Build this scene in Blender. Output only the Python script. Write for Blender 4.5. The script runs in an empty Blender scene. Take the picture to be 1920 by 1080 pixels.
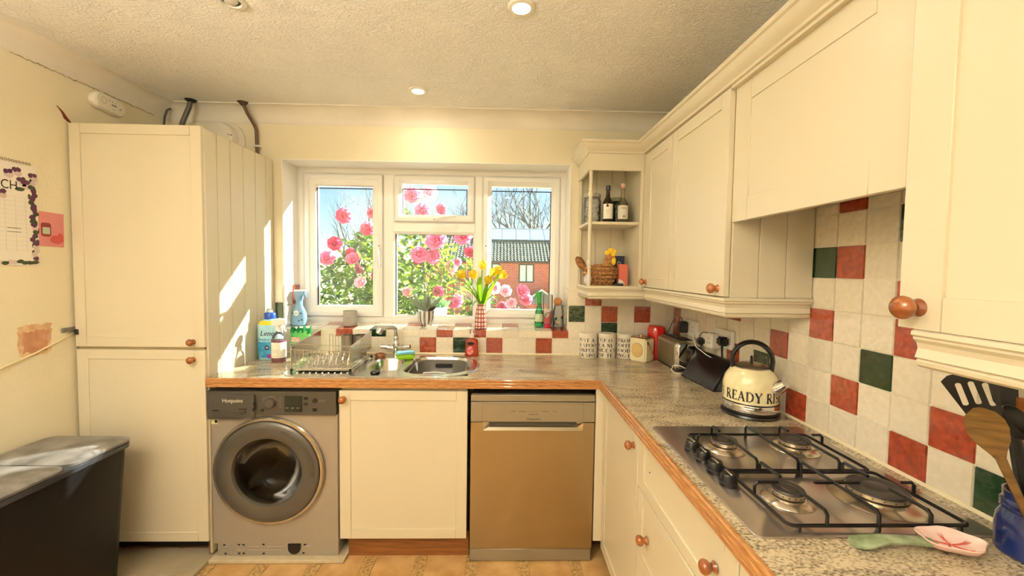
import bpy, bmesh, math, random
from mathutils import Vector, Matrix

# ---------------------------------------------------------------- camera, sky, sun, exposure
SC = bpy.context.scene
COL = SC.collection
PI = math.pi
F_PX, PITCH, YAW, ROLL, CAM_Z = 770.7, .0458, .024, .0133, 1.4313
cy_, sy_, cp_, sp_, cr_, sr_ = math.cos(YAW), math.sin(YAW), math.cos(PITCH), math.sin(PITCH), math.cos(ROLL), math.sin(ROLL)
_R0 = Vector((cy_, -sy_, 0)); _D = Vector((sy_*cp_, cy_*cp_, -sp_)); _U0 = Vector((sy_*sp_, cy_*sp_, cp_))
_R = _R0*cr_ + _U0*sr_; _U = -_R0*sr_ + _U0*cr_
cam = bpy.data.objects.new('camera', bpy.data.cameras.new('camera'))
COL.objects.link(cam)
cam.matrix_world = Matrix(((_R.x, _U.x, -_D.x, 0), (_R.y, _U.y, -_D.y, 0), (_R.z, _U.z, -_D.z, CAM_Z), (0, 0, 0, 1)))
cam.data.sensor_width = 36; cam.data.lens = F_PX*36/1920; cam.data.clip_start = .02; cam.data.clip_end = 300
SC.camera = cam
SC.view_settings.view_transform = 'Standard'; SC.view_settings.look = 'None'
SC.view_settings.gamma = 1; SC.view_settings.use_curve_mapping = False
SC.view_settings.exposure = 0.0

SUN_DIR = Vector((.758, .477, .445)).normalized()      # towards the sun
SKY_STRENGTH, SUN_STRENGTH = .25, 80.0
DOWNLIGHT_W = 2.4
FILL_UPLIGHT_W = 165.0
w = bpy.data.worlds.new('World'); SC.world = w; w.use_nodes = True
nt = w.node_tree; nt.nodes.clear()
sky = nt.nodes.new('ShaderNodeTexSky'); sky.sky_type = 'NISHITA'; sky.sun_disc = False
sky.sun_elevation = math.asin(SUN_DIR.z); sky.sun_rotation = math.atan2(SUN_DIR.x, SUN_DIR.y)
sky.altitude = 50; sky.air_density = 1.0; sky.dust_density = .15; sky.ozone_density = 2.0
bg = nt.nodes.new('ShaderNodeBackground'); bg.inputs['Strength'].default_value = SKY_STRENGTH
wo = nt.nodes.new('ShaderNodeOutputWorld')
nt.links.new(sky.outputs[0], bg.inputs['Color']); nt.links.new(bg.outputs[0], wo.inputs['Surface'])
sun = bpy.data.objects.new('sun', bpy.data.lights.new('sun', 'SUN')); COL.objects.link(sun)
sun.data.energy = SUN_STRENGTH; sun.data.angle = math.radians(.6); sun.data.color = (1, .95, .86)
sun.rotation_euler = (-SUN_DIR).to_track_quat('-Z', 'Y').to_euler(); sun.location = (6, 8, 6)

# ---------------------------------------------------------------- helpers
def lin(c):
    if isinstance(c, str):
        c = [int(c[i:i+2], 16)/255 for i in (1, 3, 5)]
        c = [x/12.92 if x <= .04045 else ((x+.055)/1.055)**2.4 for x in c]
    return (c[0], c[1], c[2], 1)
MATS = {}
def mat(name, col='#808080', rough=.5, metal=0, var=0, vscale=8, col2=None, bump=0, bscale=60, coat=0, aniso=0, stretch=(1,1,1), emit=0, spec=.5, sss=0, detail=4, vlo=.35, vhi=.65, bstretch=None, trans=0):
    if name in MATS: return MATS[name]
    m = bpy.data.materials.new(name); m.use_nodes = True; MATS[name] = m
    n = m.node_tree.nodes; l = m.node_tree.links; b = n['Principled BSDF']
    b.inputs['Base Color'].default_value = lin(col); b.inputs['Roughness'].default_value = rough
    b.inputs['Metallic'].default_value = metal; b.inputs['Coat Weight'].default_value = coat
    b.inputs['Coat Roughness'].default_value = .08
    b.inputs['Specular IOR Level'].default_value = spec
    b.inputs['Transmission Weight'].default_value = trans
    if sss: b.inputs['Subsurface Weight'].default_value = sss; b.inputs['Subsurface Radius'].default_value = (.01, .01, .01)
    if aniso: b.inputs['Anisotropic'].default_value = aniso
    if emit: b.inputs['Emission Color'].default_value = lin(col); b.inputs['Emission Strength'].default_value = emit
    def mapped(st):
        tc = n.new('ShaderNodeTexCoord'); mp = n.new('ShaderNodeMapping'); mp.inputs['Scale'].default_value = st
        l.new(tc.outputs['Object'], mp.inputs['Vector']); return mp.outputs[0]
    if var or col2:
        tx = n.new('ShaderNodeTexNoise'); tx.inputs['Scale'].default_value = vscale; tx.inputs['Detail'].default_value = detail
        l.new(mapped(stretch), tx.inputs['Vector'])
        r = n.new('ShaderNodeValToRGB'); r.color_ramp.elements[0].position = vlo; r.color_ramp.elements[1].position = vhi
        c = lin(col)
        r.color_ramp.elements[0].color = lin(col2) if col2 else tuple(x*(1-var) for x in c[:3])+(1,)
        r.color_ramp.elements[1].color = c
        l.new(tx.outputs['Fac'], r.inputs['Fac']); l.new(r.outputs['Color'], b.inputs['Base Color'])
    if bump:
        tx = n.new('ShaderNodeTexNoise'); tx.inputs['Scale'].default_value = bscale; tx.inputs['Detail'].default_value = 3
        l.new(mapped(bstretch or stretch), tx.inputs['Vector'])
        bp = n.new('ShaderNodeBump'); bp.inputs['Strength'].default_value = bump; bp.inputs['Distance'].default_value = .01
        l.new(tx.outputs['Fac'], bp.inputs['Height']); l.new(bp.outputs[0], b.inputs['Normal'])
    return m
def glass(name, col='#ffffff', rough=.02, refl=1.0, alpha=0.0, diff='#ffffff'):
    """thin glass: tinted clear shader plus Fresnel reflection, optionally some milky body"""
    if name in MATS: return MATS[name]
    m = bpy.data.materials.new(name); m.use_nodes = True; MATS[name] = m
    n = m.node_tree.nodes; l = m.node_tree.links; n.remove(n['Principled BSDF']); o = n['Material Output']
    t = n.new('ShaderNodeBsdfTransparent'); t.inputs[0].default_value = lin(col)
    g = n.new('ShaderNodeBsdfGlossy'); g.inputs['Roughness'].default_value = rough
    fr = n.new('ShaderNodeFresnel'); fr.inputs['IOR'].default_value = 1.45
    mu = n.new('ShaderNodeMath'); mu.operation = 'MULTIPLY'; mu.inputs[1].default_value = refl; l.new(fr.outputs[0], mu.inputs[0])
    src = t.outputs[0]
    if alpha:
        d = n.new('ShaderNodeBsdfDiffuse'); d.inputs[0].default_value = lin(diff)
        m1 = n.new('ShaderNodeMixShader'); m1.inputs[0].default_value = alpha; l.new(t.outputs[0], m1.inputs[1]); l.new(d.outputs[0], m1.inputs[2]); src = m1.outputs[0]
    mx = n.new('ShaderNodeMixShader'); l.new(mu.outputs[0], mx.inputs[0]); l.new(src, mx.inputs[1]); l.new(g.outputs[0], mx.inputs[2])
    l.new(mx.outputs[0], o.inputs['Surface'])
    return m

def T(x=0, y=0, z=0): return Matrix.Translation((x, y, z))
def RZ(a): return Matrix.Rotation(a, 4, 'Z')
def RX(a): return Matrix.Rotation(a, 4, 'X')
def RY(a): return Matrix.Rotation(a, 4, 'Y')
def arc(cx, cy, r, a0, a1, n):
    return [(cx+r*math.cos(math.radians(a0+(a1-a0)*i/n)), cy+r*math.sin(math.radians(a0+(a1-a0)*i/n))) for i in range(n+1)]
def rrect(x0, x1, y0, y1, r, n=5):
    if not hasattr(r, '__len__'): r = [r]*4
    return (arc(x1-r[0], y0+r[0], r[0], -90, 0, n)+arc(x1-r[1], y1-r[1], r[1], 0, 90, n)+arc(x0+r[2], y1-r[2], r[2], 90, 180, n)+arc(x0+r[3], y0+r[3], r[3], 180, 270, n))

class MB:
    def __init__(s, M=None): s.bm = bmesh.new(); s.M = M or Matrix()
    def v(s, p): return s.bm.verts.new(s.M @ Vector(p))
    def f(s, vs):
        try: return s.bm.faces.new(vs)
        except ValueError: return None
    def box(s, x0, x1, y0, y1, z0, z1, bev=0, seg=1):
        v = [s.v((x, y, z)) for z in (z0, z1) for y in (y0, y1) for x in (x0, x1)]
        fs = [s.f([v[i] for i in q]) for q in ((0,2,3,1),(4,5,7,6),(0,1,5,4),(2,6,7,3),(0,4,6,2),(1,3,7,5))]
        if bev:
            es = list({e for f in fs for e in f.edges})
            bmesh.ops.bevel(s.bm, geom=es, offset=bev, segments=seg, affect='EDGES', clamp_overlap=True)
        return s
    def loft(s, rings, cap=True, closed=True, cap0=None, cap1=None):
        R = [[s.v(p) for p in r] for r in rings]; n = len(R[0])
        for a, b in zip(R, R[1:]):
            for i in range(n if closed else n-1):
                j = (i+1) % n; s.f([a[i], a[j], b[j], b[i]])
        if (cap if cap0 is None else cap0) and n > 2: s.f(R[0][::-1])
        if (cap if cap1 is None else cap1) and n > 2: s.f(R[-1])
        return s
    def lathe(s, prof, c=(0,0,0), n=24, axis='z', a0=0, a1=360):
        """profile of (radius, height); axis = direction of height"""
        full = abs(a1-a0) >= 360; k = n if full else n+1
        A = [math.radians(a0+(a1-a0)*i/n) for i in range(k)]
        def P(r, h, a):
            x, y = r*math.cos(a), r*math.sin(a)
            q = {'z': (x, y, h), '-y': (x, -h, y), '-x': (-h, -x, y), 'x': (h, x, y), 'y': (x, h, -y)}[axis]
            return (c[0]+q[0], c[1]+q[1], c[2]+q[2])
        prev = None
        for r, h in prof:
            cur = [s.v(P(0, h, 0))] if r < 1e-6 else [s.v(P(r, h, a)) for a in A]
            if prev:
                m = len(A) if full else len(A)-1
                for i in range(m):
                    j = (i+1) % len(A)
                    if len(prev) == 1 and len(cur) == 1: break
                    if len(prev) == 1: s.f([prev[0], cur[j], cur[i]][::-1])
                    elif len(cur) == 1: s.f([prev[i], prev[j], cur[0]])
                    else: s.f([prev[i], prev[j], cur[j], cur[i]])
            prev = cur
        return s
    def tube(s, pts, r, n=8, closed=False, ell=None, side=None):
        """r: number or list; ell=(a,b) scales along side / normal; side = fixed side vector"""
        P = [Vector(p) for p in pts]; N = len(P); rings = []; u = None
        for i in range(N):
            if closed: t = (P[(i+1) % N]-P[i-1]).normalized()
            else: t = (P[min(i+1, N-1)]-P[max(i-1, 0)]).normalized()
            if side is not None: u = Vector(side)
            elif u is None:
                u = Vector((0, 0, 1)) if abs(t.z) < .9 else Vector((1, 0, 0))
            u = (u-t*u.dot(t)).normalized(); w_ = t.cross(u)
            rr = r[i] if hasattr(r, '__len__') else r
            ea, eb = ell or (1, 1)
            rings.append([P[i]+(u*math.cos(2*PI*k/n)*ea+w_*math.sin(2*PI*k/n)*eb)*rr for k in range(n)])
        if closed: rings.append(rings[0])
        return s.loft(rings, cap=not closed)
    def prism(s, pts, a0, a1, axis='y'):
        def P(p, a): return {'x': (a, p[0], p[1]), 'y': (p[0], a, p[1]), 'z': (p[0], p[1], a)}[axis]
        return s.loft([[P(p, a0) for p in pts], [P(p, a1) for p in pts]])
    def ball(s, c, r, sc=(1,1,1), n=12, m=8):
        pr = [(r*math.sin(PI*i/m), -r*math.cos(PI*i/m)) for i in range(m+1)]
        pr[0] = (0, -r); pr[-1] = (0, r)
        M0 = s.M; s.M = M0 @ T(*c) @ Matrix.Diagonal((*sc, 1)); s.lathe(pr, n=n); s.M = M0
        return s
    def sweep(s, path, prof, zs=None, closed=False):
        """path (x,y) points; prof closed polygon of (offset to the left of travel, z); mitred"""
        N = len(path); rings = []
        for i in range(N):
            p = Vector(path[i]); d0 = d1 = None
            if i > 0 or closed: d0 = (p-Vector(path[i-1])).normalized()
            if i < N-1 or closed: d1 = (Vector(path[(i+1) % N])-p).normalized()
            d0 = d0 or d1; d1 = d1 or d0
            n0, n1 = Vector((-d0.y, d0.x)), Vector((-d1.y, d1.x)); m = (n0+n1); m = m/m.dot(n0)
            dz = zs[i] if zs else 0
            rings.append([(p.x+m.x*o, p.y+m.y*o, z+dz) for o, z in prof])
        return s.loft(rings)
    def ring(s, x0, x1, z0, z1, prof):
        """mitred rectangular frame in the XZ plane; prof = closed polygon of (inset, y)"""
        R = []
        for ins, y in prof: R.append([(x0+ins, y, z0+ins), (x1-ins, y, z0+ins), (x1-ins, y, z1-ins), (x0+ins, y, z1-ins)])
        R.append(R[0]); return s.loft(R, cap=False)
    def plate(s, outer, holes, z):
        """flat polygon with holes at height z (local xy)"""
        es = []; loops = []
        for lp in [outer]+holes:
            vs = [s.v((p[0], p[1], z)) for p in lp]; loops.append(vs)
            for i in range(len(vs)): es.append(s.bm.edges.new((vs[i], vs[(i+1) % len(vs)])))
        bmesh.ops.triangle_fill(s.bm, use_beauty=True, use_dissolve=False, edges=es); return loops
    def obj(s, name, m, parent=None, ang=38, recalc=True, smooth=True):
        bm = s.bm; bm.normal_update()
        if recalc: bmesh.ops.recalc_face_normals(bm, faces=bm.faces[:])
        me = bpy.data.meshes.new(name); bm.to_mesh(me); bm.free()
        if smooth: me.shade_smooth(); me.set_sharp_from_angle(angle=math.radians(ang))
        return place(name, me, m, parent)
def place(name, me, m, parent=None):
    if m is not None and not me.materials: me.materials.append(m)
    o = bpy.data.objects.new(name, me); COL.objects.link(o)
    if parent: child(o, parent)
    return o
def child(o, parent):
    o.parent = parent
    M = Matrix.Identity(4); p = parent
    while p is not None: M = LOCAL(p) @ M; p = p.parent
    o.matrix_parent_inverse = M.inverted()
def LOCAL(p):
    return (p.matrix_parent_inverse if p.parent else Matrix.Identity(4)) @ Matrix.LocRotScale(p.location, p.rotation_euler, p.scale)
def tag(o, label=None, cat=None, group=None, kind=None):
    if label: o['label'] = label
    if cat: o['category'] = cat
    if group: o['group'] = group
    if kind: o['kind'] = kind
    return o
def thing(name, label, cat, loc=(0,0,0), group=None, kind=None):
    o = bpy.data.objects.new(name, None); COL.objects.link(o); o.location = loc; o.empty_display_size = .05
    return tag(o, label, cat, group, kind)
def struct(name, parent_kind='structure', loc=(0,0,0)):
    o = bpy.data.objects.new(name, None); COL.objects.link(o); o.location = loc; o.empty_display_size = .05
    return tag(o, kind='structure')
def text_mesh(body, size, M, extrude=.0004, align='CENTER', name='lettering', shear=0, sx=1):
    cu = bpy.data.curves.new('t', 'FONT'); cu.body = body; cu.size = size; cu.align_x = align; cu.align_y = 'CENTER'
    cu.extrude = extrude; cu.resolution_u = 3; cu.shear = shear
    o = bpy.data.objects.new('t', cu); COL.objects.link(o)
    dg = bpy.context.evaluated_depsgraph_get()
    me = bpy.data.meshes.new_from_object(o.evaluated_get(dg)); me.transform(M @ Matrix.Diagonal((sx, 1, 1, 1)))
    bpy.data.objects.remove(o); bpy.data.curves.remove(cu); me.name = name; me.materials.clear()
    return me
def lettering(body, size, M, m, parent, **k): return place('lettering', text_mesh(body, size, M, **k), m, parent)
FACE_NY = RX(PI/2)                                  # text plane that faces -Y
FACE_NX = RZ(-PI/2) @ RX(PI/2)                      # text plane that faces -X
FACE_PX = RZ(PI/2) @ RX(PI/2)

# serif capitals as thick/thin strokes in a unit-high cell: (points, width)
K_, H_ = .19, .085
def _c(cx, cy, rx, ry, a0, a1, n=8): return [(cx+rx*math.cos(math.radians(a0+(a1-a0)*i/n)), cy+ry*math.sin(math.radians(a0+(a1-a0)*i/n))) for i in range(n+1)]
def _sf(x, y, w=.2): return ([(x-w/2, y), (x+w/2, y)], H_)
GLY = {
 'A': (.78, [([(.1,0),(.4,1)],H_), ([(.38,1),(.68,0)],K_), ([(.2,.33),(.56,.33)],H_), _sf(.1,.02), _sf(.68,.02,.24)]),
 'C': (.76, [(_c(.42,.5,.33,.47,55,200),.09), (_c(.42,.5,.33,.47,120,240),K_), (_c(.42,.5,.33,.47,200,310),H_)]),
 'D': (.86, [([(.18,0),(.18,1)],K_), ([(.06,.97),(.4,.97)],H_), ([(.06,.03),(.4,.03)],H_), (_c(.38,.5,.36,.47,-90,90,10),.1), (_c(.38,.5,.36,.47,-50,50),K_)]),
 'E': (.64, [([(.18,0),(.18,1)],K_), ([(.06,.97),(.56,.97)],H_), ([(.18,.52),(.46,.52)],H_), ([(.06,.03),(.58,.03)],H_), ([(.56,.98),(.55,.84)],H_), ([(.58,.02),(.6,.18)],H_)]),
 'F': (.6, [([(.18,0),(.18,1)],K_), ([(.06,.97),(.56,.97)],H_), ([(.18,.52),(.46,.52)],H_), _sf(.18,.02,.26), ([(.56,.98),(.55,.82)],H_)]),
 'G': (.82, [(_c(.42,.5,.33,.47,55,320,14),.09), (_c(.42,.5,.33,.47,130,235),K_), ([(.68,.05),(.68,.42)],.12), _sf(.66,.42,.24)]),
 'I': (.32, [([(.16,0),(.16,1)],K_), _sf(.16,.02,.28), _sf(.16,.98,.28)]),
 'J': (.42, [([(.26,.1),(.26,1)],K_), (_c(.12,.1,.14,.16,0,-120,6),.09), _sf(.26,.98,.28)]),
 'K': (.74, [([(.18,0),(.18,1)],K_), ([(.24,.45),(.6,.98)],H_), ([(.34,.58),(.68,0)],K_), _sf(.18,.02,.26), _sf(.18,.98,.26)]),
 'L': (.6, [([(.18,0),(.18,1)],K_), ([(.06,.03),(.54,.03)],H_), _sf(.18,.98,.26), ([(.54,.02),(.57,.2)],H_)]),
 'N': (.84, [([(.16,0),(.16,1)],H_), ([(.16,.98),(.66,.02)],K_), ([(.66,0),(.66,1)],H_), _sf(.16,.02), _sf(.66,.98), _sf(.12,.98,.16)]),
 'O': (.86, [(_c(.43,.5,.35,.47,0,360,18),.08), (_c(.43,.5,.35,.47,140,220),K_), (_c(.43,.5,.35,.47,-40,40),K_)]),
 'P': (.64, [([(.18,0),(.18,1)],K_), ([(.06,.97),(.36,.97)],H_), ([(.18,.48),(.36,.48)],H_), (_c(.36,.725,.2,.245,-90,90),.11), _sf(.18,.02,.28)]),
 'R': (.76, [([(.18,0),(.18,1)],K_), ([(.06,.97),(.36,.97)],H_), ([(.18,.5),(.36,.5)],H_), (_c(.36,.735,.2,.235,-90,90),.11), ([(.36,.5),(.72,-.04)],K_), _sf(.18,.02,.28)]),
 'S': (.54, [(_c(.27,.74,.18,.23,40,250,9),.08), ([(.18,.56),(.38,.42)],K_), (_c(.27,.25,.19,.22,65,-145,9),.08)]),
 'T': (.68, [([(.34,0),(.34,1)],K_), ([(.04,.97),(.64,.97)],H_), _sf(.34,.02,.28), ([(.05,.98),(.05,.8)],H_), ([(.63,.98),(.63,.8)],H_)]),
 'U': (.8, [([(.16,1),(.16,.32)],K_), (_c(.4,.32,.24,.3,180,360,8),.08), ([(.64,.32),(.64,1)],H_), _sf(.16,.98,.26), _sf(.64,.98,.2)]),
 'Y': (.74, [([(.08,1),(.38,.48)],K_), ([(.38,.48),(.66,1)],H_), ([(.38,0),(.38,.5)],K_), _sf(.38,.02,.28), _sf(.08,.98,.2), _sf(.66,.98,.2)]),
 '.': (.3, [([(.08,.5),(.2,.5)],.12)]), ' ': (.34, [])}
def serif_wrap(lines, name, m, parent, c, r, z_of, height, a_start, off=.0006, gap=.06, rfun=None, xs=1.0):
    """capitals wrapped round a vertical cylinder at c; a_start = angle (rad) of the first letter, running anticlockwise"""
    mb = MB()
    for li, (txt, a0) in enumerate(zip(lines, a_start)):
        x = 0
        for ch in txt:
            wd, st = GLY[ch]
            for pts, th in st:
                Q = [Vector(p) for p in pts]; D = []
                for a, b in zip(Q, Q[1:]):
                    k = max(1, int((b-a).length/.12)); D += [a.lerp(b, i/k) for i in range(k)]
                D.append(Q[-1]); L, Rr = [], []
                for i, p in enumerate(D):
                    t = (D[min(i+1, len(D)-1)]-D[max(i-1, 0)]).normalized(); nn = Vector((-t.y, t.x))*th/2
                    L.append(p+nn); Rr.append(p-nn)
                def W(p):
                    z = z_of[li]+p.y*height; rr = (rfun(z) if rfun else r)+off; a = a0+(x+p.x)*height*xs/r
                    return mb.v((c[0]+rr*math.cos(a), c[1]+rr*math.sin(a), z))
                Lv = [W(p) for p in L]; Rv = [W(p) for p in Rr]
                for i in range(len(Lv)-1): mb.f([Lv[i], Rv[i], Rv[i+1], Lv[i+1]])
            x += wd+gap
    return mb.obj(name, m, parent, recalc=False, smooth=False)
# ---------------------------------------------------------------- materials
def tile_mat(name, col, var=.12, bump=.35, rough=.13, scale=38):
    m = mat(name, col, rough, coat=1)
    m.node_tree.nodes['Principled BSDF'].inputs['Coat IOR'].default_value = 1.5
    n = m.node_tree.nodes; l = m.node_tree.links; b = n['Principled BSDF']
    g = n.new('ShaderNodeNewGeometry')
    t1 = n.new('ShaderNodeTexNoise'); t1.inputs['Scale'].default_value = scale; t1.inputs['Detail'].default_value = 1.5; l.new(g.outputs['Position'], t1.inputs['Vector'])
    bp = n.new('ShaderNodeBump'); bp.inputs['Strength'].default_value = bump; bp.inputs['Distance'].default_value = .008
    l.new(t1.outputs['Fac'], bp.inputs['Height']); l.new(bp.outputs[0], b.inputs['Normal']); l.new(bp.outputs[0], b.inputs['Coat Normal'])
    t2 = n.new('ShaderNodeTexNoise'); t2.inputs['Scale'].default_value = 55; t2.inputs['Detail'].default_value = 5; l.new(g.outputs['Position'], t2.inputs['Vector'])
    r = n.new('ShaderNodeValToRGB'); c = lin(col); r.color_ramp.elements[0].position = .38; r.color_ramp.elements[1].position = .64
    r.color_ramp.elements[0].color = tuple(x*(1-var) for x in c[:3])+(1,); r.color_ramp.elements[1].color = tuple(min(1, x*(1+var*.8)) for x in c[:3])+(1,)
    oi = n.new('ShaderNodeObjectInfo'); hs = n.new('ShaderNodeHueSaturation'); mr = n.new('ShaderNodeMapRange')
    mr.inputs[3].default_value = .93; mr.inputs[4].default_value = 1.05
    l.new(oi.outputs['Random'], mr.inputs[0]); l.new(mr.outputs[0], hs.inputs['Value'])
    l.new(t2.outputs['Fac'], r.inputs['Fac']); l.new(r.outputs['Color'], hs.inputs['Color']); l.new(hs.outputs[0], b.inputs['Base Color'])
    return m
def leaf_mat(name, col, tcol, fac=.45, rough=.35, var=0):
    m = mat(name, col, rough, var=var, vscale=30)
    n = m.node_tree.nodes; l = m.node_tree.links; b = n['Principled BSDF']; o = n['Material Output']
    t = n.new('ShaderNodeBsdfTranslucent'); t.inputs[0].default_value = lin(tcol)
    x = n.new('ShaderNodeMixShader'); x.inputs[0].default_value = fac
    l.new(b.outputs[0], x.inputs[1]); l.new(t.outputs[0], x.inputs[2]); l.new(x.outputs[0], o.inputs['Surface'])
    return m
M_wall = mat('cream_wall_paint', '#f0e6c8', .7, var=.04, vscale=3, bump=.12, bscale=90)
M_reveal = mat('reveal_paint', '#f8f3ea', .6, var=.03, vscale=4)
M_ceil = mat('textured_ceiling_plaster', '#f6f1e6', .85)
def _ceil():
    n = M_ceil.node_tree.nodes; l = M_ceil.node_tree.links; b = n['Principled BSDF']
    tc = n.new('ShaderNodeTexCoord')
    big = n.new('ShaderNodeTexNoise'); big.inputs['Scale'].default_value = 5; big.inputs['Detail'].default_value = 2; big.inputs['Distortion'].default_value = 1.0
    l.new(tc.outputs['Object'], big.inputs['Vector'])
    fine = n.new('ShaderNodeTexNoise'); fine.inputs['Scale'].default_value = 26; fine.inputs['Detail'].default_value = 4; fine.inputs['Distortion'].default_value = 3.5
    l.new(tc.outputs['Object'], fine.inputs['Vector'])
    rp = n.new('ShaderNodeValToRGB'); rp.color_ramp.elements[0].position = .38; rp.color_ramp.elements[1].position = .62
    l.new(fine.outputs['Fac'], rp.inputs['Fac'])
    mu = n.new('ShaderNodeMath'); mu.operation = 'MULTIPLY'; mr = n.new('ShaderNodeMapRange'); mr.inputs[1].default_value = .35; mr.inputs[2].default_value = .65; mr.inputs[3].default_value = .35; mr.inputs[4].default_value = 1
    l.new(big.outputs['Fac'], mr.inputs[0]); l.new(rp.outputs['Color'], mu.inputs[0]); l.new(mr.outputs[0], mu.inputs[1])
    bp = n.new('ShaderNodeBump'); bp.inputs['Strength'].default_value = .6; bp.inputs['Distance'].default_value = .010
    l.new(mu.outputs[0], bp.inputs['Height']); l.new(bp.outputs[0], b.inputs['Normal'])
_ceil()
M_cove = mat('coving_paint', '#efe7d6', .7, var=.08, vscale=5)
M_upvc = mat('white_upvc', '#f7f5f0', .3)
M_pane = glass('window_glass', '#f4fafa', .01, .8, alpha=.05, diff='#e8f0f4')
M_gasket = mat('black_gasket', '#1a1a1c', .6)
M_cab = mat('cream_cabinet_paint', '#dcd2b8', .36, var=.035, vscale=2.5, bump=.05, bscale=25, stretch=(1,1,.25))
M_cabin = mat('cabinet_carcass', '#d8c79c', .5)
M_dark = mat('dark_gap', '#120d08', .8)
M_wood = mat('varnished_knob_wood', '#b06a34', .25, col2='#7c3f1a', vscale=14, stretch=(1,1,3), coat=.5)
M_tc = tile_mat('cream_glazed_tile', '#f0e6d2', .04)
M_tr = tile_mat('terracotta_red_glazed_tile', '#a3432a', .25, .35)
M_tg = tile_mat('dark_green_glazed_tile', '#1f3a22', .25, .22)
M_grout = mat('grout', '#efe6d4', .85)
M_edge = mat('worktop_edge_wood', '#c48f58', .35, col2='#93602f', vscale=10, stretch=(3,3,40), coat=.3)
M_floor = mat('vinyl_floor', '#cfa870', .35, col2='#b48a50', vscale=9, bump=.08, bscale=50)
M_floor2 = mat('vinyl_floor_strip', '#c9a970', .4, col2='#94703c', vscale=70, bump=.15, bscale=90)
M_steel = mat('polished_steel', '#d8d4cc', .2, 1)
M_brush = mat('brushed_steel', '#b9b2a4', .28, 1, bump=.03, bscale=300, bstretch=(1,40,40))
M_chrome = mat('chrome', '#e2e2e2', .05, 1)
M_black = mat('black_plastic', '#0e0e10', .3)
M_blackm = mat('black_matt_plastic', '#17171a', .55)
M_white = mat('white_plastic', '#f0ece4', .35)
M_iron = mat('enamelled_iron', '#111012', .32)

# ---------------------------------------------------------------- room shell
YW, YF, XF, XR, XL, CEIL = 2.545, 1.9445, .4754, 1.0704, -2.003, 2.372
XA, XB, ZS, ZT = -1.3408, .4178, 1.048, 2.078
floor = struct('floor')
MB().box(-2.2, 1.3, -2.1, 2.85, -.12, -.003).obj('subfloor', M_floor, floor)
x = -1.908
while x < 1.07:                                    # boards and narrow strips run towards the window
    for a, b, nm, m in ((x, x+.056, 'strip', M_floor2), (x+.058, x+.248, 'board', M_floor)):
        y0 = -1.9
        L = .62 if nm == 'board' else 1.2
        k = 0
        while y0 < 2.55:
            y1 = min(y0+L, 2.55)
            if y1 > 1.0: MB().box(max(a, -2.0), min(b, 1.07), y0+.001, y1-.001, -.003, 0, .0006).obj(nm, m, floor)
            y0 = y1; k += 1
    x += .25
MB().box(-2.0, 1.07, -1.9, 1.0, -.004, -.0005).obj('vinyl_sheet', M_floor, floor)
ceiling = tag(MB().box(-2.2, 1.3, -2.1, 2.85, CEIL, CEIL+.12).obj('ceiling', M_ceil), kind='structure')
wall_back = struct('wall_back')
mb = MB()
mb.box(-2.2, XA, YW+.006, 2.80, -.1, CEIL).box(XB, 1.3, YW+.006, 2.80, -.1, CEIL)
mb.box(XA, XB, YW+.006, 2.80, -.1, ZS-.008).box(XA, XB, YW+.006, 2.80, ZT, CEIL)
mb.obj('plaster', M_wall, wall_back)
mb = MB(); mb.box(XA, XA+.004, YW+.002, 2.735, ZS, ZT); mb.box(XB-.004, XB, YW+.002, 2.735, ZS, ZT); mb.box(XA, XB, YW+.002, 2.735, ZT-.004, ZT)
mb.obj('reveal_lining', M_reveal, wall_back)
MB().prism([(YW+.006, ZS-.008), (2.79, ZS-.008), (2.79, 1.0595), (2.735, 1.0595), (YW+.006, ZS-.0055)], XA, XB, 'x').obj('sill_bed', M_grout, wall_back)
MB().box(XA-.2, XB+.2, 2.80, 2.93, .93, 1.0).obj('outer_sill', mat('outer_sill_concrete', '#b9b2a6', .8), wall_back)
wall_left = struct('wall_left')
MB().box(XL-.2, XL, -2.1, 2.85, -.1, CEIL).obj('plaster', M_wall, wall_left)
wall_right = struct('wall_right')
MB().box(XR+.006, XR+.25, -2.1, 2.85, -.1, CEIL).obj('plaster', M_wall, wall_right)
wall_rear = struct('wall_rear')
mb = MB(); mb.box(XL, -.95, -2.1, -1.9, 0, CEIL).box(-.05, XR, -2.1, -1.9, 0, CEIL).box(-.95, -.05, -2.1, -1.9, 2.05, CEIL)
mb.obj('plaster', M_wall, wall_rear)
door = struct('added_door_1')  # added glazed door, never in view, lets sky light in as fill
mb = MB(); mb.ring(-.95, -.05, 0, 2.05, [(0, -2.05), (.09, -2.05), (.09, -1.98), (0, -1.98)]); mb.box(-.86, -.14, -2.04, -1.99, .09, .85); mb.obj('frame', M_upvc, door)
MB().box(-.86, -.14, -2.018, -2.012, .85, 1.96).obj('pane', M_pane, door)
# coving
cv = [(0, -.082), (0, -.088)] + [(.006+.085*(1-math.cos(math.radians(t))), -.080+.075*math.sin(math.radians(t))) for t in range(0, 91, 10)] + [(.097, -.005), (.097, 0), (0, 0)]
cvb = [(o, z+CEIL) for o, z in cv]
tag(MB().sweep([(1.3, YW+.006), (XL, YW+.006)], cvb).obj('trim_1', M_cove), kind='structure')
cl = struct('trim_2')
MB().sweep([(XL, YW+.006), (XL, -1.9)], cvb).obj('cove', M_cove, cl)
random.seed(3)
pts = [(XL+.004, 1.75+.01*i, CEIL-.09+random.uniform(-.004, .004)) for i in range(70)]
MB().tube(pts, [.0006+random.random()*.0013 for _ in pts], 5).obj('crack', mat('crack_shadow', '#97835a', .9), cl)
tag(MB().sweep([(XR+.006, -1.9), (XR+.006, YW+.006)], cvb).obj('trim_3', M_cove), kind='structure')
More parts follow.
